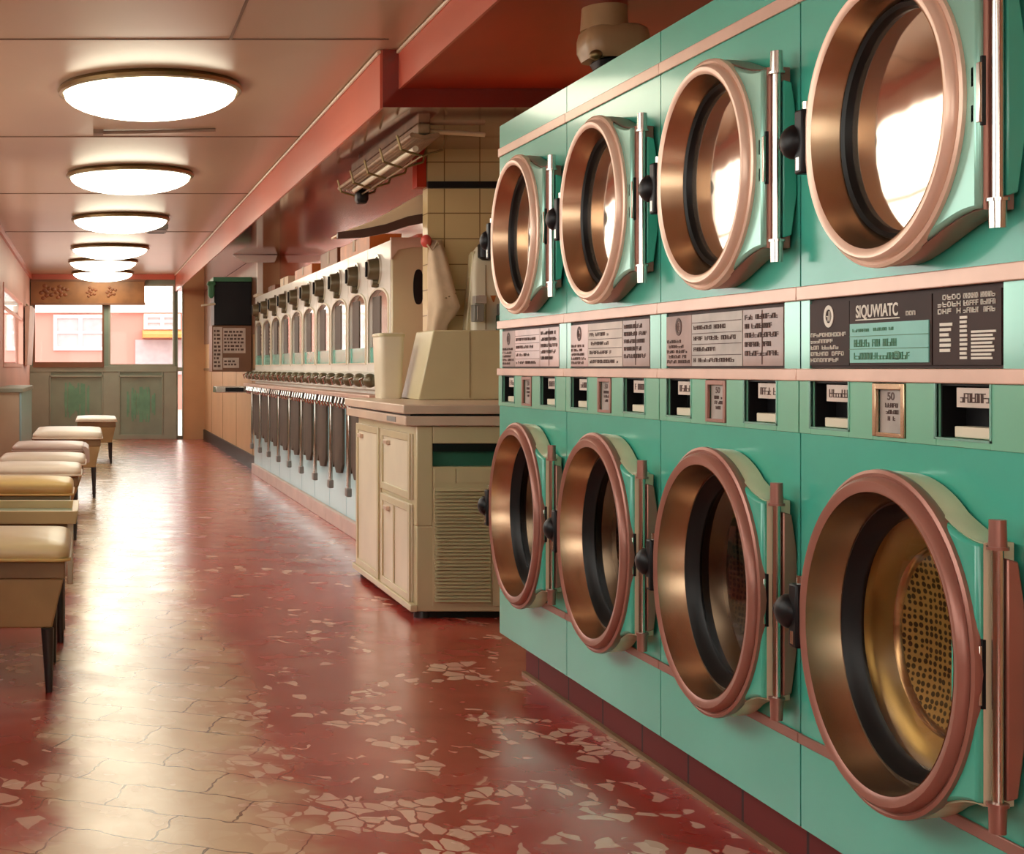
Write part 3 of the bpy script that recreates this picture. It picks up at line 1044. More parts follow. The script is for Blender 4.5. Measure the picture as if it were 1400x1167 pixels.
def stool(label, x0, x1, y0, y1, zt, pad=0.055, body=0.2, vm=VINYL, bm=TANB, taper=0.04, waterfall=0.0, name='padded_stool', frame=None):
    cx, cy = (x0 + x1) / 2, (y0 + y1) / 2
    a, b, c, d = x0 - cx, x1 - cx, y0 - cy, y1 - cy
    r = thing(name, label, 'stool', (cx, cy, 0), 'padded stools down the left side')
    zb = zt - pad
    s_ = link('seat', cushion(a, b, c, d, zb, zt), vm, r)
    link('piping', MB().loft([(-0.004, zb + 0.004), (-0.006, zb + 0.009), (-0.004, zb + 0.014)], a, b, c, d, 0.05), MUSTARD if vm is VINYL else vm, s_)
    fb = zb - 0.055
    link('frame', MB().box(a + 0.015, b - 0.015, c + 0.015, d - 0.015, fb, zb + 0.002), frame or TANF, r, bevel=0.004)
    zl = fb
    if body:
        z1 = fb - body
        t = taper
        link('skirt', MB().hexa([(a + 0.02 + t, c + 0.02 + t * .6, z1), (b - 0.02 - t, c + 0.02 + t * .6, z1), (b - 0.02 - t, d - 0.02 - t * .6, z1), (a + 0.02 + t, d - 0.02 - t * .6, z1)],
                                [(a + 0.02, c + 0.02, fb), (b - 0.02, c + 0.02, fb), (b - 0.02, d - 0.02, fb), (a + 0.02, d - 0.02, fb)]), bm, r, bevel=0.006)
        zl = z1
    if waterfall:
        link('side_flap', MB().prism([(b - 0.03, zt - 0.004), (b + 0.005, zt - 0.01), (b + 0.028, zt - 0.03), (b + 0.034, zt - waterfall), (b + 0.012, zt - waterfall - 0.01), (b - 0.005, zt - 0.05)], 'Y', c + 0.01, d - 0.01), vm, r, bevel=0.004)
    q = 0.075
    for sx, sy, px, py in ((-1, -1, a + q, c + q * 0.7), (1, -1, b - q, c + q * 0.7), (-1, 1, a + q, d - q * 0.7), (1, 1, b - q, d - q * 0.7)):
        link('leg', leg(px, py, zl, sx * 0.006, 0), LEGD, r)
    return r


stool('nearest cream padded stool with a deep tan skirt and charcoal legs', -0.64, -0.068, 4.62, 5.2, 0.50, 0.06, 0.17)
tt = thing('tray_table', 'low cream tray-topped table with raised rim behind the nearest stool', 'table', (-0.36, 5.64, 0))
mb = MB().box(-0.3, 0.31, -0.22, 0.22, 0.485, 0.5)
tp = link('tabletop', mb, GREENF, tt, bevel=0.002)
mb = MB()
mb.hexa([(-0.3, -0.22, 0.48), (0.305, -0.22, 0.48), (0.305, -0.19, 0.48), (-0.3, -0.19, 0.48)], [(-0.31, -0.24, 0.532), (0.315, -0.24, 0.532), (0.305, -0.215, 0.532), (-0.3, -0.215, 0.532)])
mb.hexa([(0.28, -0.19, 0.48), (0.305, -0.19, 0.48), (0.305, 0.22, 0.48), (0.28, 0.22, 0.48)], [(0.29, -0.215, 0.532), (0.315, -0.215, 0.532), (0.315, 0.23, 0.532), (0.29, 0.23, 0.532)])
mb.box(-0.3, 0.305, 0.2, 0.22, 0.48, 0.532)
mb.box(-0.3, -0.28, -0.19, 0.2, 0.48, 0.532)
link('rim', mb, VINYL, tt, bevel=0.003)
link('apron', MB().box(-0.28, 0.27, -0.19, 0.19, 0.44, 0.485), TANF, tt)
for px, py in ((-0.24, -0.12), (0.235, -0.12), (-0.24, 0.15), (0.235, 0.15)):
    link('leg', leg(px, py, 0.445, 0.008, 0, 0.02, 0.014), LEGD, tt)
link('side_bracket', MB().box(0.27, 0.295, -0.19, -0.165, 0.24, 0.48), CREAML, tt, bevel=0.005, label='white upright bracket under the tray rim')
stool('mustard padded stool with a pale green frame behind the tray table', -0.62, -0.086, 6.95, 7.4, 0.515, 0.07, 0.0, MUSTARD, frame=GREENF)
stool('cream padded stool just behind the mustard one', -0.6, -0.05, 7.95, 8.45, 0.52, 0.055, 0.12, VINYLW)
stool('cream padded stool fourth in the row, in front of the grey-pink one', -0.58, -0.028, 8.75, 9.3, 0.525, 0.055, 0.12, VINYLW)
stool('grey-pink padded stool with a drooping side flap', -0.56, -0.035, 9.95, 10.55, 0.535, 0.05, 0.12, VINYLP, waterfall=0.12)
stool('wide pale stool with a deep tan body, last but one in the row', -0.48, 0.105, 11.6, 12.75, 0.55, 0.06, 0.18, VINYLW)
stool('farthest pale stool, by itself near the grey-green panelling', -0.16, 0.31, 15.85, 16.9, 0.51, 0.04, 0.18, VINYLW)

ct = thing('low_counter', 'cream counter with a pale blue end below the left window', 'counter', (-0.775, 14.1, 0))
link('carcass', MB().box(-0.12, 0.115, -1.08, 1.2, 0.02, 0.86), CREAML, ct, bevel=0.004)
link('side_panel', MB().box(0.115, 0.135, -1.1, 1.2, 0.02, 0.86), PBLUE, ct, bevel=0.003, label='pale blue panel on the aisle side of the counter')
link('worktop', MB().box(-0.125, 0.15, -1.13, 1.22, 0.86, 0.90), GREYGL, ct, bevel=0.005)
link('plinth', MB().box(-0.11, 0.10, -1.05, 1.15, 0.0, 0.02), LEGD, ct)
mb = MB()
for i in range(9):
    a = 19.2 + i * 0.12
    mb.hexa([(XL + 0.02, a, 1.13), (XL + 0.055 + 0.02 * (i % 2), a + 0.01, 1.13), (XL + 0.055 + 0.02 * ((i + 1) % 2), a + 0.12, 1.13), (XL + 0.02, a + 0.12, 1.13)],
            [(XL + 0.02, a, 1.95), (XL + 0.09 + 0.03 * (i % 2), a + 0.01, 1.95), (XL + 0.09 + 0.03 * ((i + 1) % 2), a + 0.12, 1.95), (XL + 0.02, a + 0.12, 1.95)])
cu = thing('curtain', 'pinkish curtain gathered on the left wall beside the far windows', 'curtain')
link('fabric', mb, PINKK, cu)
link('rail', MB().tube((XL + 0.05, 19.1, 1.96), (XL + 0.05, 20.4, 1.96), 0.012), BRONZE, cu)

# carved board above the far windows
bd = thing('carved_board', 'brown carved wooden board across the top of the far windows', 'board', (-0.045, YF - 0.07, 2.05))
link('panel', MB().box(-0.86, 0.88, -0.02, 0.035, 0.0, 0.385), WOODS, bd, bevel=0.004)
rng = random.Random(9)
fm = MB()
fm.box(-0.87, 0.89, -0.034, -0.02, 0.36, 0.39).box(-0.87, 0.89, -0.034, -0.02, 0.0, 0.03)
link('moulding', fm, BROWNW, bd, bevel=0.003)
for cx, s_ in ((-0.62, 1.0), (-0.40, 0.9), (0.06, 0.7), (0.36, 0.7)):
    cv = MB()
    for k in range(9):
        a = k * 2.4
        cv.ball((cx + 0.02 * k ** 0.5 * math.cos(a) * 2 * s_, -0.022, 0.2 + 0.02 * k ** 0.5 * math.sin(a) * 2 * s_), (0.035 * s_, 0.01, 0.03 * s_), 10, 6)
    link('carving', cv, AMBER2, bd)

# ------------------------------------------------------------------ cream cabinet with louvred front
fc = thing('louvred_cabinet', 'cream louvred cabinet with a double worktop at the end of the dryers', 'cabinet', (1.42, 6.04, 0))
mb = MB()
mb.box(0.0, 0.9, 0.0, 1.31, 0.03, 0.40)
mb.box(0.0, 0.07, 0.0, 1.31, 0.40, 0.835)
mb.box(0.07, 0.9, 0.0, 1.31, 0.76, 0.835)
mb.box(0.07, 0.9, 0.06, 1.31, 0.40, 0.76)
link('carcass', mb, CREAM, fc, bevel=0.005)
link('base_gap', MB().box(0.04, 0.85, 0.03, 1.28, 0.0, 0.03), BLACK, fc)
link('slot_inset', MB().box(0.07, 0.9, 0.045, 0.06, 0.66, 0.76), DGREEN, fc)
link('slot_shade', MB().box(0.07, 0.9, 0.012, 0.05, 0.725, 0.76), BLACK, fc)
lv = MB()
lv.box(0.07, 0.42, -0.006, 0.06, 0.055, 0.66)
k = 0
z = 0.075
while z < 0.56:
    lv.hexa([(0.075, -0.026, z), (0.315, -0.026, z), (0.315, -0.004, z + 0.003), (0.075, -0.004, z + 0.003)],
            [(0.075, -0.010, z + 0.013), (0.315, -0.010, z + 0.013), (0.315, -0.004, z + 0.013), (0.075, -0.004, z + 0.013)])
    z += 0.0155
lv.box(0.075, 0.165, -0.012, -0.004, 0.59, 0.65).box(0.17, 0.315, -0.012, -0.004, 0.59, 0.65)
link('louvre_panel', lv, CREAM, fc)
link('side_leaf', MB().box(0.325, 0.9, -0.012, 0.06, 0.055, 0.655), CREAM, fc, bevel=0.004)
for nm, (a, b, c, d) in (('door', (0.72, 1.28, 0.06, 0.80)), ('door', (0.06, 0.66, 0.06, 0.49)), ('drawer', (0.06, 0.66, 0.51, 0.80))):
    dd = link(nm, MB().box(-0.012, 0.0, a, b, c, d), CREAML, fc, bevel=0.004)
    mb = MB()
    t = 0.035
    mb.box(-0.02, -0.012, a, a + t, c, d).box(-0.02, -0.012, b - t, b, c, d).box(-0.02, -0.012, a + t, b - t, c, c + t).box(-0.02, -0.012, a + t, b - t, d - t, d)
    if nm == 'door' and a < 0.5:
        mb.box(-0.019, -0.012, 0.38, 0.40, c + t, d - t)
    link('beading', mb, CREAM, dd, bevel=0.003)
    link('handle', MB().box(-0.03, -0.012, (a + b) / 2 + 0.12, (a + b) / 2 + 0.2, d - 0.07, d - 0.05), SLAB, dd, bevel=0.003)
link('skirting', MB().box(-0.03, 0.0, -0.012, 1.33, 0.03, 0.06), CREAM, fc, bevel=0.004)
link('lower_slab', MB().box(-0.055, 0.9, -0.03, 1.36, 0.838, 0.880), SLAB, fc, bevel=0.004)
link('upper_slab', MB().box(-0.065, 0.9, -0.03, 1.36, 0.889, 0.93), SLAB, fc, bevel=0.006)
link('slab_gap', MB().box(-0.03, 0.9, -0.01, 1.34, 0.878, 0.891), BLACK, fc)
link('maker_plate', MB().box(-0.058, -0.0545, 0.16, 0.34, 0.848, 0.870), PLGREY, fc)
for px, py in ((0.03, 0.04), (0.03, 1.24)):
    link('foot', MB().tube((px, py, 0.0), (px, py, 0.04), 0.035, 0.03, 14), LEGD, fc)

hb = thing('sloped_box', 'large cream box with a sloping side on the cabinet worktop', 'box', (1.63, 6.9, 0.931))
link('body', MB().hexa([(0, 0, 0), (0.44, 0, 0), (0.44, 0.38, 0), (0, 0.38, 0)], [(0.075, 0, 0.345), (0.44, 0, 0.345), (0.44, 0.36, 0.345), (0.075, 0.36, 0.345)]), CREAM, hb, bevel=0.006)
link('lid', MB().box(0.255, 0.258, -0.003, 0.0, 0.01, 0.34), TANF, hb, label='dark joint line down the front')
cn = thing('canister', 'narrow cream flared canister at the back of the cabinet worktop', 'canister', (1.555, 7.22, 0.931))
link('body', MB().loft([(0.012, 0), (0.010, 0.005), (0, 0.30), (0.0, 0.335), (0.008, 0.338), (0.012, 0.33), (0.02, 0.05)], -0.07, 0.06, -0.1, 0.1, 0.03), CREAML, cn)
link('rim', MB().loft([(-0.003, 0.318), (-0.005, 0.326), (-0.003, 0.334)], -0.07, 0.06, -0.1, 0.1, 0.03), CREAM, cn)

# things hanging on the tiled wall
bag = thing('laundry_bag', 'cream cloth laundry bag hanging on the tiled wall with a red hook', 'bag', (1.868, 7.44, 1.60))
mb = MB()
rows = [(0.17, -0.05, 0.01, 0.015), (0.1, -0.062, 0.03, 0.03), (0.0, -0.068, 0.05, 0.05), (-0.12, -0.068, 0.075, 0.07), (-0.19, -0.068, 0.095, 0.075), (-0.235, -0.068, 0.078, 0.05), (-0.28, -0.07, 0.04, 0.045), (-0.36, -0.08, 0.02, 0.03), (-0.44, -0.078, 0.005, 0.025)]
n = 28
vs = []
for z, a, b, dp in rows:
    for i in range(n):
        t = 2 * PI * i / n
        cx, rx = (a + b) / 2, (b - a) / 2
        fold = 1 + 0.10 * math.sin(5 * t + z * 4)
        vs.append((cx + rx * math.cos(t) * fold, -dp + dp * 0.95 * math.sin(t) * fold * (1 if math.sin(t) < 0 else 0.9), z))
fs = [(j * n + i, j * n + (i + 1) % n, (j + 1) * n + (i + 1) % n, (j + 1) * n + i) for j in range(len(rows) - 1) for i in range(n)]
fs += [tuple(range(n)), tuple((len(rows) - 1) * n + i for i in range(n))]
mb.add(vs, fs)
link('cloth', mb, CLOTH, bag, angle=70)
st = MB()
for i in range(6):
    st.ball((-0.03 + i * 0.017, -0.13 - 0.008 * math.sin(i), -0.16 + i * 0.008), (0.006, 0.004, 0.004), 8, 5)
link('stitching', st, TANF, bag)
hk = link('hook', MB().ball((-0.075, -0.03, 0.165), (0.03, 0.025, 0.035)).tube((-0.075, 0.005, 0.165), (-0.075, -0.03, 0.165), 0.01), mat('red_plastic', (0.65, 0.09, 0.07), 0.3), bag, label='red plastic hook')
link('drawstring', MB().path([(-0.075, -0.05, 0.145), (-0.045, -0.045, 0.11), (-0.02, -0.04, 0.16), (0.0, -0.03, 0.12)], 0.005), CLOTH, bag)

dp = thing('soap_dispenser', 'cream wall dispenser with a big black knob beside the dryers', 'dispenser', (2.095, 7.44, 1.27))
link('body', MB().loft([(0.0, 0.0), (0.0, 0.30), (0.015, 0.42), (0.04, 0.46)], -0.085, 0.11, -0.13, 0.0, 0.03), CREAML, dp)
link('side_wing', MB().hexa([(-0.108, -0.10, 0.02), (-0.083, -0.10, 0.0), (-0.083, -0.02, 0.0), (-0.108, -0.02, 0.02)], [(-0.075, -0.10, 0.42), (-0.06, -0.10, 0.44), (-0.06, -0.02, 0.44), (-0.075, -0.02, 0.42)]), CREAM, dp, bevel=0.005)
link('knob', MB().loft([(0.02, 0.385), (0.0, 0.40), (0.0, 0.465), (0.02, 0.485)], -0.055, 0.05, -0.185, -0.10, 0.03), BLACKP, dp)
link('seam', MB().box(-0.015, -0.011, -0.133, -0.13, 0.02, 0.36), TANF, dp)
tx = MB().hexa([(-0.035, -0.134, 0.165), (-0.03, -0.134, 0.165), (-0.03, -0.13, 0.165), (-0.035, -0.13, 0.165)], [(-0.05, -0.134, 0.20), (-0.02, -0.134, 0.20), (-0.02, -0.13, 0.20), (-0.05, -0.13, 0.20)])
link('red_mark', tx, INKR, dp)
tx = MB().hexa([(0.025, -0.134, 0.165), (0.03, -0.134, 0.165), (0.03, -0.13, 0.165), (0.025, -0.13, 0.165)], [(0.01, -0.134, 0.20), (0.04, -0.134, 0.20), (0.04, -0.13, 0.20), (0.01, -0.13, 0.20)])
link('orange_mark', tx, AMBER, dp)
sb = thing('switch_box', 'small grey switch box on the lower left front of the cream dispenser', 'switch', (2.035, 7.296, 1.33))
link('case', MB().box(-0.035, 0.02, -0.06, 0.0, 0.0, 0.09), PLGREY, sb, bevel=0.004)
link('cover', MB().box(-0.028, 0.03, -0.065, 0.0, 0.095, 0.135).box(-0.02, -0.016, -0.064, -0.06, 0.01, 0.08), GREYS, sb, bevel=0.003)
kb = thing('key_box', 'dark green box on the dispenser, next to the dryer edge', 'box', (2.16, 7.296, 1.285))
link('case', MB().box(-0.03, 0.06, -0.06, 0.0, 0.0, 0.08), DGREEN, kb, bevel=0.004)
link('top_cover', MB().box(-0.025, 0.06, -0.055, 0.0, 0.082, 0.14), PLGREY, kb, bevel=0.004)

# ------------------------------------------------------------------ row of upright washers
WP = 0.65


def washer():
    r = thing('upright_washer', '', 'washer', (1.72, 7.95, 0), 'upright washers along the red wall')
    y0, y1 = 0.004, WP - 0.004
    arch = [(0.05, 1.12), (0.60, 1.12), (0.60, 1.47)]
    for i in range(1, 12):
        t = PI * i / 12
        arch.append((0.325 + 0.275 * math.cos(t), 1.47 + 0.085 * math.sin(t)))
    arch.append((0.05, 1.47))
    fine = []
    for i in range(len(arch)):
        a, b = arch[i], arch[(i + 1) % len(arch)]
        for k in range(4):
            fine.append((a[0] + (b[0] - a[0]) * k / 4, a[1] + (b[1] - a[1]) * k / 4))
    mb = MB()
    mb.holed(y0, y1, 1.0, 1.82, fine, 0.0)
    n = len(fine)
    mb.add([(0, *p) for p in fine] + [(0.015, *p) for p in fine], [(i, (i + 1) % n, n + (i + 1) % n, n + i) for i in range(n)])
    D_ = 0.255
    mb.add([(0, y0, .1), (D_, y0, .1), (D_, y1, .1), (0, y1, .1), (0, y0, 1.82), (D_, y0, 1.82), (D_, y1, 1.82), (0, y1, 1.82), (0, y0, 1.0), (0, y1, 1.0)],
           [(3, 2, 1, 0), (4, 5, 6, 7), (0, 1, 5, 4), (1, 2, 6, 5), (2, 3, 7, 6), (0, 3, 9, 8)])
    link('casing', mb, WHITEE, r)
    wn = link('window', MB().box(0.014, 0.02, 0.04, 0.61, 1.11, 1.58), SILVP, r)
    link('slat', MB().box(0.009, 0.014, 0.33, 0.55, 1.215, 1.52), DBRN, wn)  # dark part of the pane's reflection, built as a strip
    link('inlay', MB().box(0.006, 0.014, 0.051, 0.599, 1.121, 1.215), TEALG, wn)
    fr = MB()
    m_ = len(fine)
    cy, cz = 0.325, 1.3
    big = [(cy + (p[0] - cy) * 1.05, cz + (p[1] - cz) * 1.05) for p in fine]
    fr.add([(-0.008, *p) for p in fine] + [(-0.008, *p) for p in big] + [(0, *p) for p in big], [(i, (i + 1) % m_, m_ + (i + 1) % m_, m_ + i) for i in range(m_)] + [(m_ + i, m_ + (i + 1) % m_, 2 * m_ + (i + 1) % m_, 2 * m_ + i) for i in range(m_)])
    link('window_frame', fr, CREAML, wn)
    dl = link('dial', MB().tube((-0.07, 0.32, 1.675), (0.0, 0.32, 1.675), 0.058, 0.07, 24).tube((-0.04, 0.34, 1.60), (0, 0.34, 1.60), 0.03, 0.035, 18), OLIVE, r, bevel=0.004)
    link('dial_ring', MB().ring_x([(0.0, 1.25), (-0.014, 1.25), (-0.014, 1.1), (0.0, 1.1)], 0.32, 1.675, 0.072, 0.072, n=24, close=True), CHROME, dl)
    link('dial_grip', MB().box(-0.082, -0.07, 0.310, 0.330, 1.63, 1.72), BLACKP, dl, bevel=0.003)
    link('ledge', MB().prism([(0.0, 1.07), (-0.03, 1.06), (-0.05, 1.03), (-0.05, 0.96), (0.0, 0.95)], 'Y', y0, y1), WHITEE, r, bevel=0.003)
    for yy in (0.16, 0.48):
        kn = link('knob', MB().ball((-0.085, yy, 1.015), (0.042, 0.05, 0.042)).tube((-0.08, yy, 1.015), (-0.048, yy, 1.015), 0.024, 0.02, 12), OLIVE, r)
        link('knob_tip', MB().path([(-0.125, yy, 1.03), (-0.14, yy + 0.03, 1.02), (-0.125, yy + 0.04, 0.98)], 0.006, 8), CHROME, kn)
    link('shelf_rail', MB().box(-0.125, 0.0, 0.0, WP, 0.905, 0.932), STRIP, r, bevel=0.004)
    ck = MB()
    for yy in (0.1, 0.22, 0.34, 0.46, 0.58):
        ck.path([(-0.09, yy, 0.905), (-0.10, yy, 0.86), (-0.085, yy + 0.02, 0.83), (-0.07, yy, 0.85)], 0.007, 8)
    ck.tube((-0.09, 0.06, 0.9), (-0.09, 0.6, 0.9), 0.006, None, 8)
    link('hook_bar', ck, CHROME, r)
    lp = link('lower_panel', MB().box(-0.012, 0.0, y0, y1, 0.1, 0.905), PBLUE, r, bevel=0.003)
    ds = MB()
    ds.prism([(0.06, 0.90), (0.06, 0.44), (0.12, 0.38), (0.30, 0.37), (0.36, 0.42), (0.36, 0.90)], 'X', -0.03, -0.012)
    ds.prism([(0.38, 0.90), (0.38, 0.45), (0.44, 0.40), (0.56, 0.40), (0.6, 0.46), (0.6, 0.90)], 'X', -0.026, -0.012)
    link('dark_flap', ds, DBRN, lp, bevel=0.004)
    lv = MB().hexa([(-0.105, 0.10, 0.33), (-0.085, 0.10, 0.33), (-0.085, 0.16, 0.33), (-0.105, 0.16, 0.33)], [(-0.10, 0.115, 0.905), (-0.08, 0.115, 0.905), (-0.08, 0.15, 0.905), (-0.10, 0.15, 0.905)])
    le = link('lever', lv, CHROME, r, bevel=0.004)
    link('lever_tip', MB().box(-0.112, -0.08, 0.095, 0.165, 0.28, 0.335), PLGREY, le, bevel=0.006)
    link('plinth', MB().box(-0.04, 0.2, 0.0, WP, 0.0, 0.1), PINKK, r, bevel=0.004)
    return r


w0 = washer()
WL = ['nearest white upright washer, its window fully seen beside the cream end wall',
      'second white upright washer from the cream end wall',
      'third white upright washer from the cream end wall',
      'fourth white upright washer from the cream end wall',
      'fifth white upright washer from the cream end wall',
      'sixth white upright washer from the cream end wall, fifth from the far bracket',
      'seventh white upright washer, fourth from the far white bracket',
      'eighth white upright washer, third from the far white bracket',
      'ninth white upright washer, last but one before the far bracket',
      'farthest white upright washer, beside the black wall cabinet']
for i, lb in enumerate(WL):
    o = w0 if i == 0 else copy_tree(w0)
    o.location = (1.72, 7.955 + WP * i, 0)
    o['label'] = lb

# cream end wall with the dark oval opening, facing the aisle end
ep = thing('end_panel', 'cream end panel with a black oval opening beside the hanging bag', 'panel', (1.72, 7.953, 0))
ov = [(0.17 + 0.03 * (abs(math.cos(2 * PI * i / 36)) ** 0.7) * math.copysign(1, math.cos(2 * PI * i / 36)), 1.55 + 0.10 * math.sin(2 * PI * i / 36)) for i in range(36)]
link('board', MB().box(0.0, 0.245, -0.04, -0.002, 0.93, 1.80), CREAM, ep, bevel=0.006)
link('opening', MB().prism([(p[0] - 0.02, p[1]) for p in ov], 'Y', -0.044, -0.04), BLACK, ep)
link('coping', MB().prism([(-0.01, 1.70), (0.03, 1.76), (0.12, 1.775), (0.245, 1.78), (0.245, 1.83), (-0.01, 1.83)], 'Y', -0.06, -0.04), SLAB, ep)

# hood above the washers and boxes on top, coloured amber for the reflected glow there
hd = thing('sloped_hood', 'tan wing-shaped hood with dark brown edge jutting over the washers', 'hood', (0, 7.6, 0))
top = [(1.975, 2.08), (1.90, 2.075), (1.80, 2.035), (1.68, 1.965), (1.55, 1.895), (1.37, 1.83)]
bot = [(1.37, 1.818), (1.50, 1.832), (1.62, 1.856), (1.74, 1.895), (1.84, 1.912), (1.975, 1.915)]
link('shell', MB().prism(top + bot, 'Y', 0.03, 0.30), TANH, hd, bevel=0.004)
link('lip', MB().prism([(1.355, 1.832), (1.50, 1.850), (1.62, 1.876), (1.74, 1.918), (1.84, 1.936), (1.975, 1.937), (1.975, 1.89), (1.84, 1.885), (1.74, 1.865), (1.62, 1.826), (1.50, 1.803), (1.355, 1.795)], 'Y', 0.002, 0.032), mat('dark_brown_lip', (0.07, 0.028, 0.018), 0.35), hd, bevel=0.003)
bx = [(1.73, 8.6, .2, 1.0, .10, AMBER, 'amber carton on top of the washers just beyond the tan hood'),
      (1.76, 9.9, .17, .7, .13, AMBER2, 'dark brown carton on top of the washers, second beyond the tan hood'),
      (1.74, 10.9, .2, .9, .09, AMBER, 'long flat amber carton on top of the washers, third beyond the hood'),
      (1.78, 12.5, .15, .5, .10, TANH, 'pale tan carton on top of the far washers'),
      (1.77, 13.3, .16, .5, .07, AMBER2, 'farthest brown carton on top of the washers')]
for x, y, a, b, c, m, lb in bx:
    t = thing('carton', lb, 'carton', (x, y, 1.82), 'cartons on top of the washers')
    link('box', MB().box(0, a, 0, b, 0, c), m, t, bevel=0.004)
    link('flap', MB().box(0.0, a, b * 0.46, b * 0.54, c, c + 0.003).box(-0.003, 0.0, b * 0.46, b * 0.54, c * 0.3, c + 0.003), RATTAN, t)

# fixture under the far soffit
fx = thing('soffit_fixture', 'long woven brown light fixture hung under the far red soffit', 'light fixture', (1.60, 7.5, 2.26))
mb = MB()
for i in range(9):
    u = -0.10 + i * 0.025
    mb.tube((u * 0.6, -0.86, -0.05 - 0.02 * (1 - abs(u) * 6)), (u, 0.86, -0.085 - 0.02 * (1 - abs(u) * 6)), 0.012, 0.012, 8)
link('shade', mb, RATTAN, fx)
link('spine', MB().box(-0.03, 0.03, -0.85, 0.85, -0.05, 0.0), RATTAN, fx, bevel=0.006)
link('tube', MB().tube((-0.03, -0.8, -0.115), (-0.04, 0.7, -0.125), 0.014), CREAML, fx)
mb = MB()
for y in (-0.8, -0.4, 0.0, 0.4, 0.8):
    mb.path([(-0.12, y, -0.05), (-0.10, y, -0.12), (0.0, y, -0.15), (0.10, y, -0.12), (0.12, y, -0.05)], 0.006, 8)
mb.tube((0, -0.82, -0.15), (0, 0.82, -0.15), 0.005, None, 8)
link('guard', mb, BRONZE, fx)
link('end_knob', MB().loft([(0.01, -0.2), (0, -0.18), (0, -0.14), (0.01, -0.12)], -0.03, 0.04, 0.66, 0.76, 0.02).tube((0, 0.71, -0.13), (0, 0.71, -0.04), 0.012), BLACKP, fx)
link('side_rod', MB().tube((0.02, -0.75, -0.02), (0.33, -0.70, -0.03), 0.012), TANH, fx)

# lamp head under the near soffit above the dryers
sl = thing('soffit_spotlight', 'tan rounded spotlight with a black face under the near red soffit', 'spotlight', (1.815, 4.85, 2.345))
link('mount', MB().tube((-0.02, 0, 0.0), (-0.02, 0, -0.08), 0.075, 0.08, 20), SPOT, sl)
link('head', MB().loft([(0.02, -0.07), (0.005, -0.085), (0, -0.11), (0.0, -0.15), (0.012, -0.185)], -0.10, 0.12, -0.09, 0.09, 0.05), SPOT, sl)
link('face', MB().loft([(0.02, -0.182), (0.012, -0.192), (0.02, -0.212)], -0.07, 0.15, -0.09, 0.09, 0.05), BLACKP, sl)
link('clamp', MB().ball((-0.075, -0.07, -0.18), (0.022, 0.022, 0.018)), BRONZE, sl)

# far alcove furniture
wc = thing('wall_cabinet', 'black wall cabinet with a green top and notices beneath, past the washers', 'cabinet', (XF, 15.0, 1.05))
link('carcass', MB().box(-0.42, -0.013, 0.0, 0.4, 0.50, 0.97), BLACKP, wc, bevel=0.006)
link('top', MB().box(-0.43, -0.013, -0.01, 0.41, 0.97, 1.02), GREENP, wc, bevel=0.006)
link('notice_board', MB().box(-0.44, -0.013, 0.02, 0.38, 0.0, 0.50), BROWNW, wc, bevel=0.004)
rng = random.Random(12)
for a, b, c, d, k in ((-0.42, -0.35, 0.04, 0.46, 10), (-0.31, -0.1, 0.22, 0.45, 6), (-0.31, -0.17, 0.06, 0.13, 2)):
    no = link('notice', MB().box(a - 0.01, b + 0.02, 0.012, 0.02, c - 0.02, d + 0.02), PALES, wc)
    tx = MB()
    p = (d - c) / k
    for q in range(k):
        u = a
        while u < b - 0.02:
            wd = rng.uniform(0.015, 0.04)
            tx.box(u, min(b, u + wd), 0.009, 0.012, c + p * q + p * 0.2, c + p * q + p * 0.75)
            u += wd + 0.012
    link('notice_text', tx, INK, no)
link('corner_lamp', MB().loft([(0.02, 0.79), (0.0, 0.82), (0.0, 0.92), (-0.015, 0.94), (0, 0.97)], -0.49, -0.42, -0.08, 0.0, 0.02), GREENP, wc)
link('arm', MB().tube((-0.56, -0.03, 0.71), (-0.41, -0.01, 0.73), 0.012), CREAML, wc)

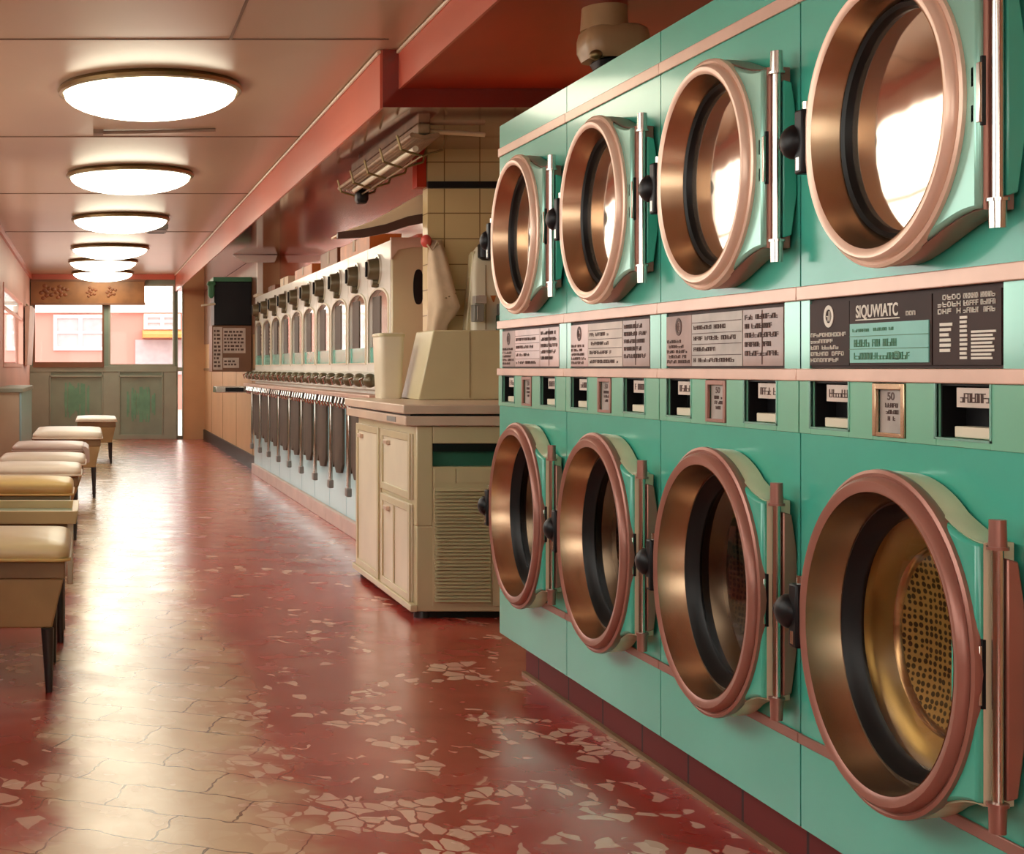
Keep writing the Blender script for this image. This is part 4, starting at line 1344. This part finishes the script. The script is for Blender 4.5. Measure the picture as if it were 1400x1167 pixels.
sh = thing('tray_shelf', 'grey metal tray shelf with a black inset jutting from the alcove wall', 'shelf', (XF, 14.62, 0.83))
link('tray', MB().box(-0.44, -0.026, -0.06, 0.3, 0.0, 0.065), CHROME, sh, bevel=0.004)
link('inset', MB().box(-0.34, -0.15, -0.064, -0.06, 0.01, 0.055), BLACKP, sh)
tb = thing('soffit_bracket', 'white T-shaped bracket and post above the far end of the washers', 'bracket', (1.76, 14.40, 1.82))
link('post', MB().box(-0.03, 0.03, -0.03, 0.03, 0.0, 0.37), WHITEE, tb, bevel=0.004)
link('arm', MB().hexa([(-0.15, -0.03, 0.36), (0.15, -0.03, 0.36), (0.15, 0.03, 0.36), (-0.15, 0.03, 0.36)], [(-0.28, -0.04, 0.436), (0.18, -0.04, 0.436), (0.18, 0.04, 0.436), (-0.28, 0.04, 0.436)]), WHITEE, tb, bevel=0.004)
link('foot', MB().box(-0.06, 0.16, -0.2, 0.06, 0.0, 0.03), CREAML, tb, bevel=0.004)

# ------------------------------------------------------------------ the street outside
struct('ground', MB().box(-40, 40, YF + 0.3, 80, -0.16, -0.1).box(-40, XL - 0.3, -20, YF + 0.3, -0.16, -0.1), ROAD)
sb_ = thing('shop_building', 'low pink building across the street beyond the far windows', 'building', (0, 40, -0.1))
link('wall', MB().box(-9, 9, 0, 5, 0, 2.78), FPINK, sb_)
link('parapet', MB().box(-9.1, 9.1, -0.15, 5.1, 2.78, 3.1), FWHITE, sb_)
for a, b, c, d in ((-1.05, 0.5, 1.7, 2.72), (-5, -3.5, 1.7, 2.72), (1.55, 2.6, 2.3, 2.75)):
    m_ = (a + b) / 2
    mb = MB().box(a, a + .1, -.08, 0, c, d).box(b - .1, b, -.08, 0, c, d).box(a + .1, b - .1, -.079, 0, c, c + .1).box(a + .1, b - .1, -.079, 0, d - .1, d).box(m_ - .05, m_ + .05, -.078, 0, c + .1, d - .1).box(a + .1, m_ - .05, -.07, 0, (c + d) / 2 - .03, (c + d) / 2 + .03).box(m_ + .05, b - .1, -.07, 0, (c + d) / 2 - .03, (c + d) / 2 + .03)
    f = link('window', mb, FWHITE, sb_)
    link('pane', MB().box(a + .05, b - .05, -.02, -.005, c + .05, d - .05), FLAV, f)
link('awning', MB().hexa([(1.5, -0.8, 2.05), (4, -0.8, 2.05), (4, 0, 2.05), (1.5, 0, 2.05)], [(1.5, -0.8, 2.15), (4, -0.8, 2.15), (4, 0, 2.28), (1.5, 0, 2.28)]), FORANGE, sb_)
link('shopfront', MB().box(1.3, 4, -0.05, 0, 1.0, 2.0), FLAV, sb_)
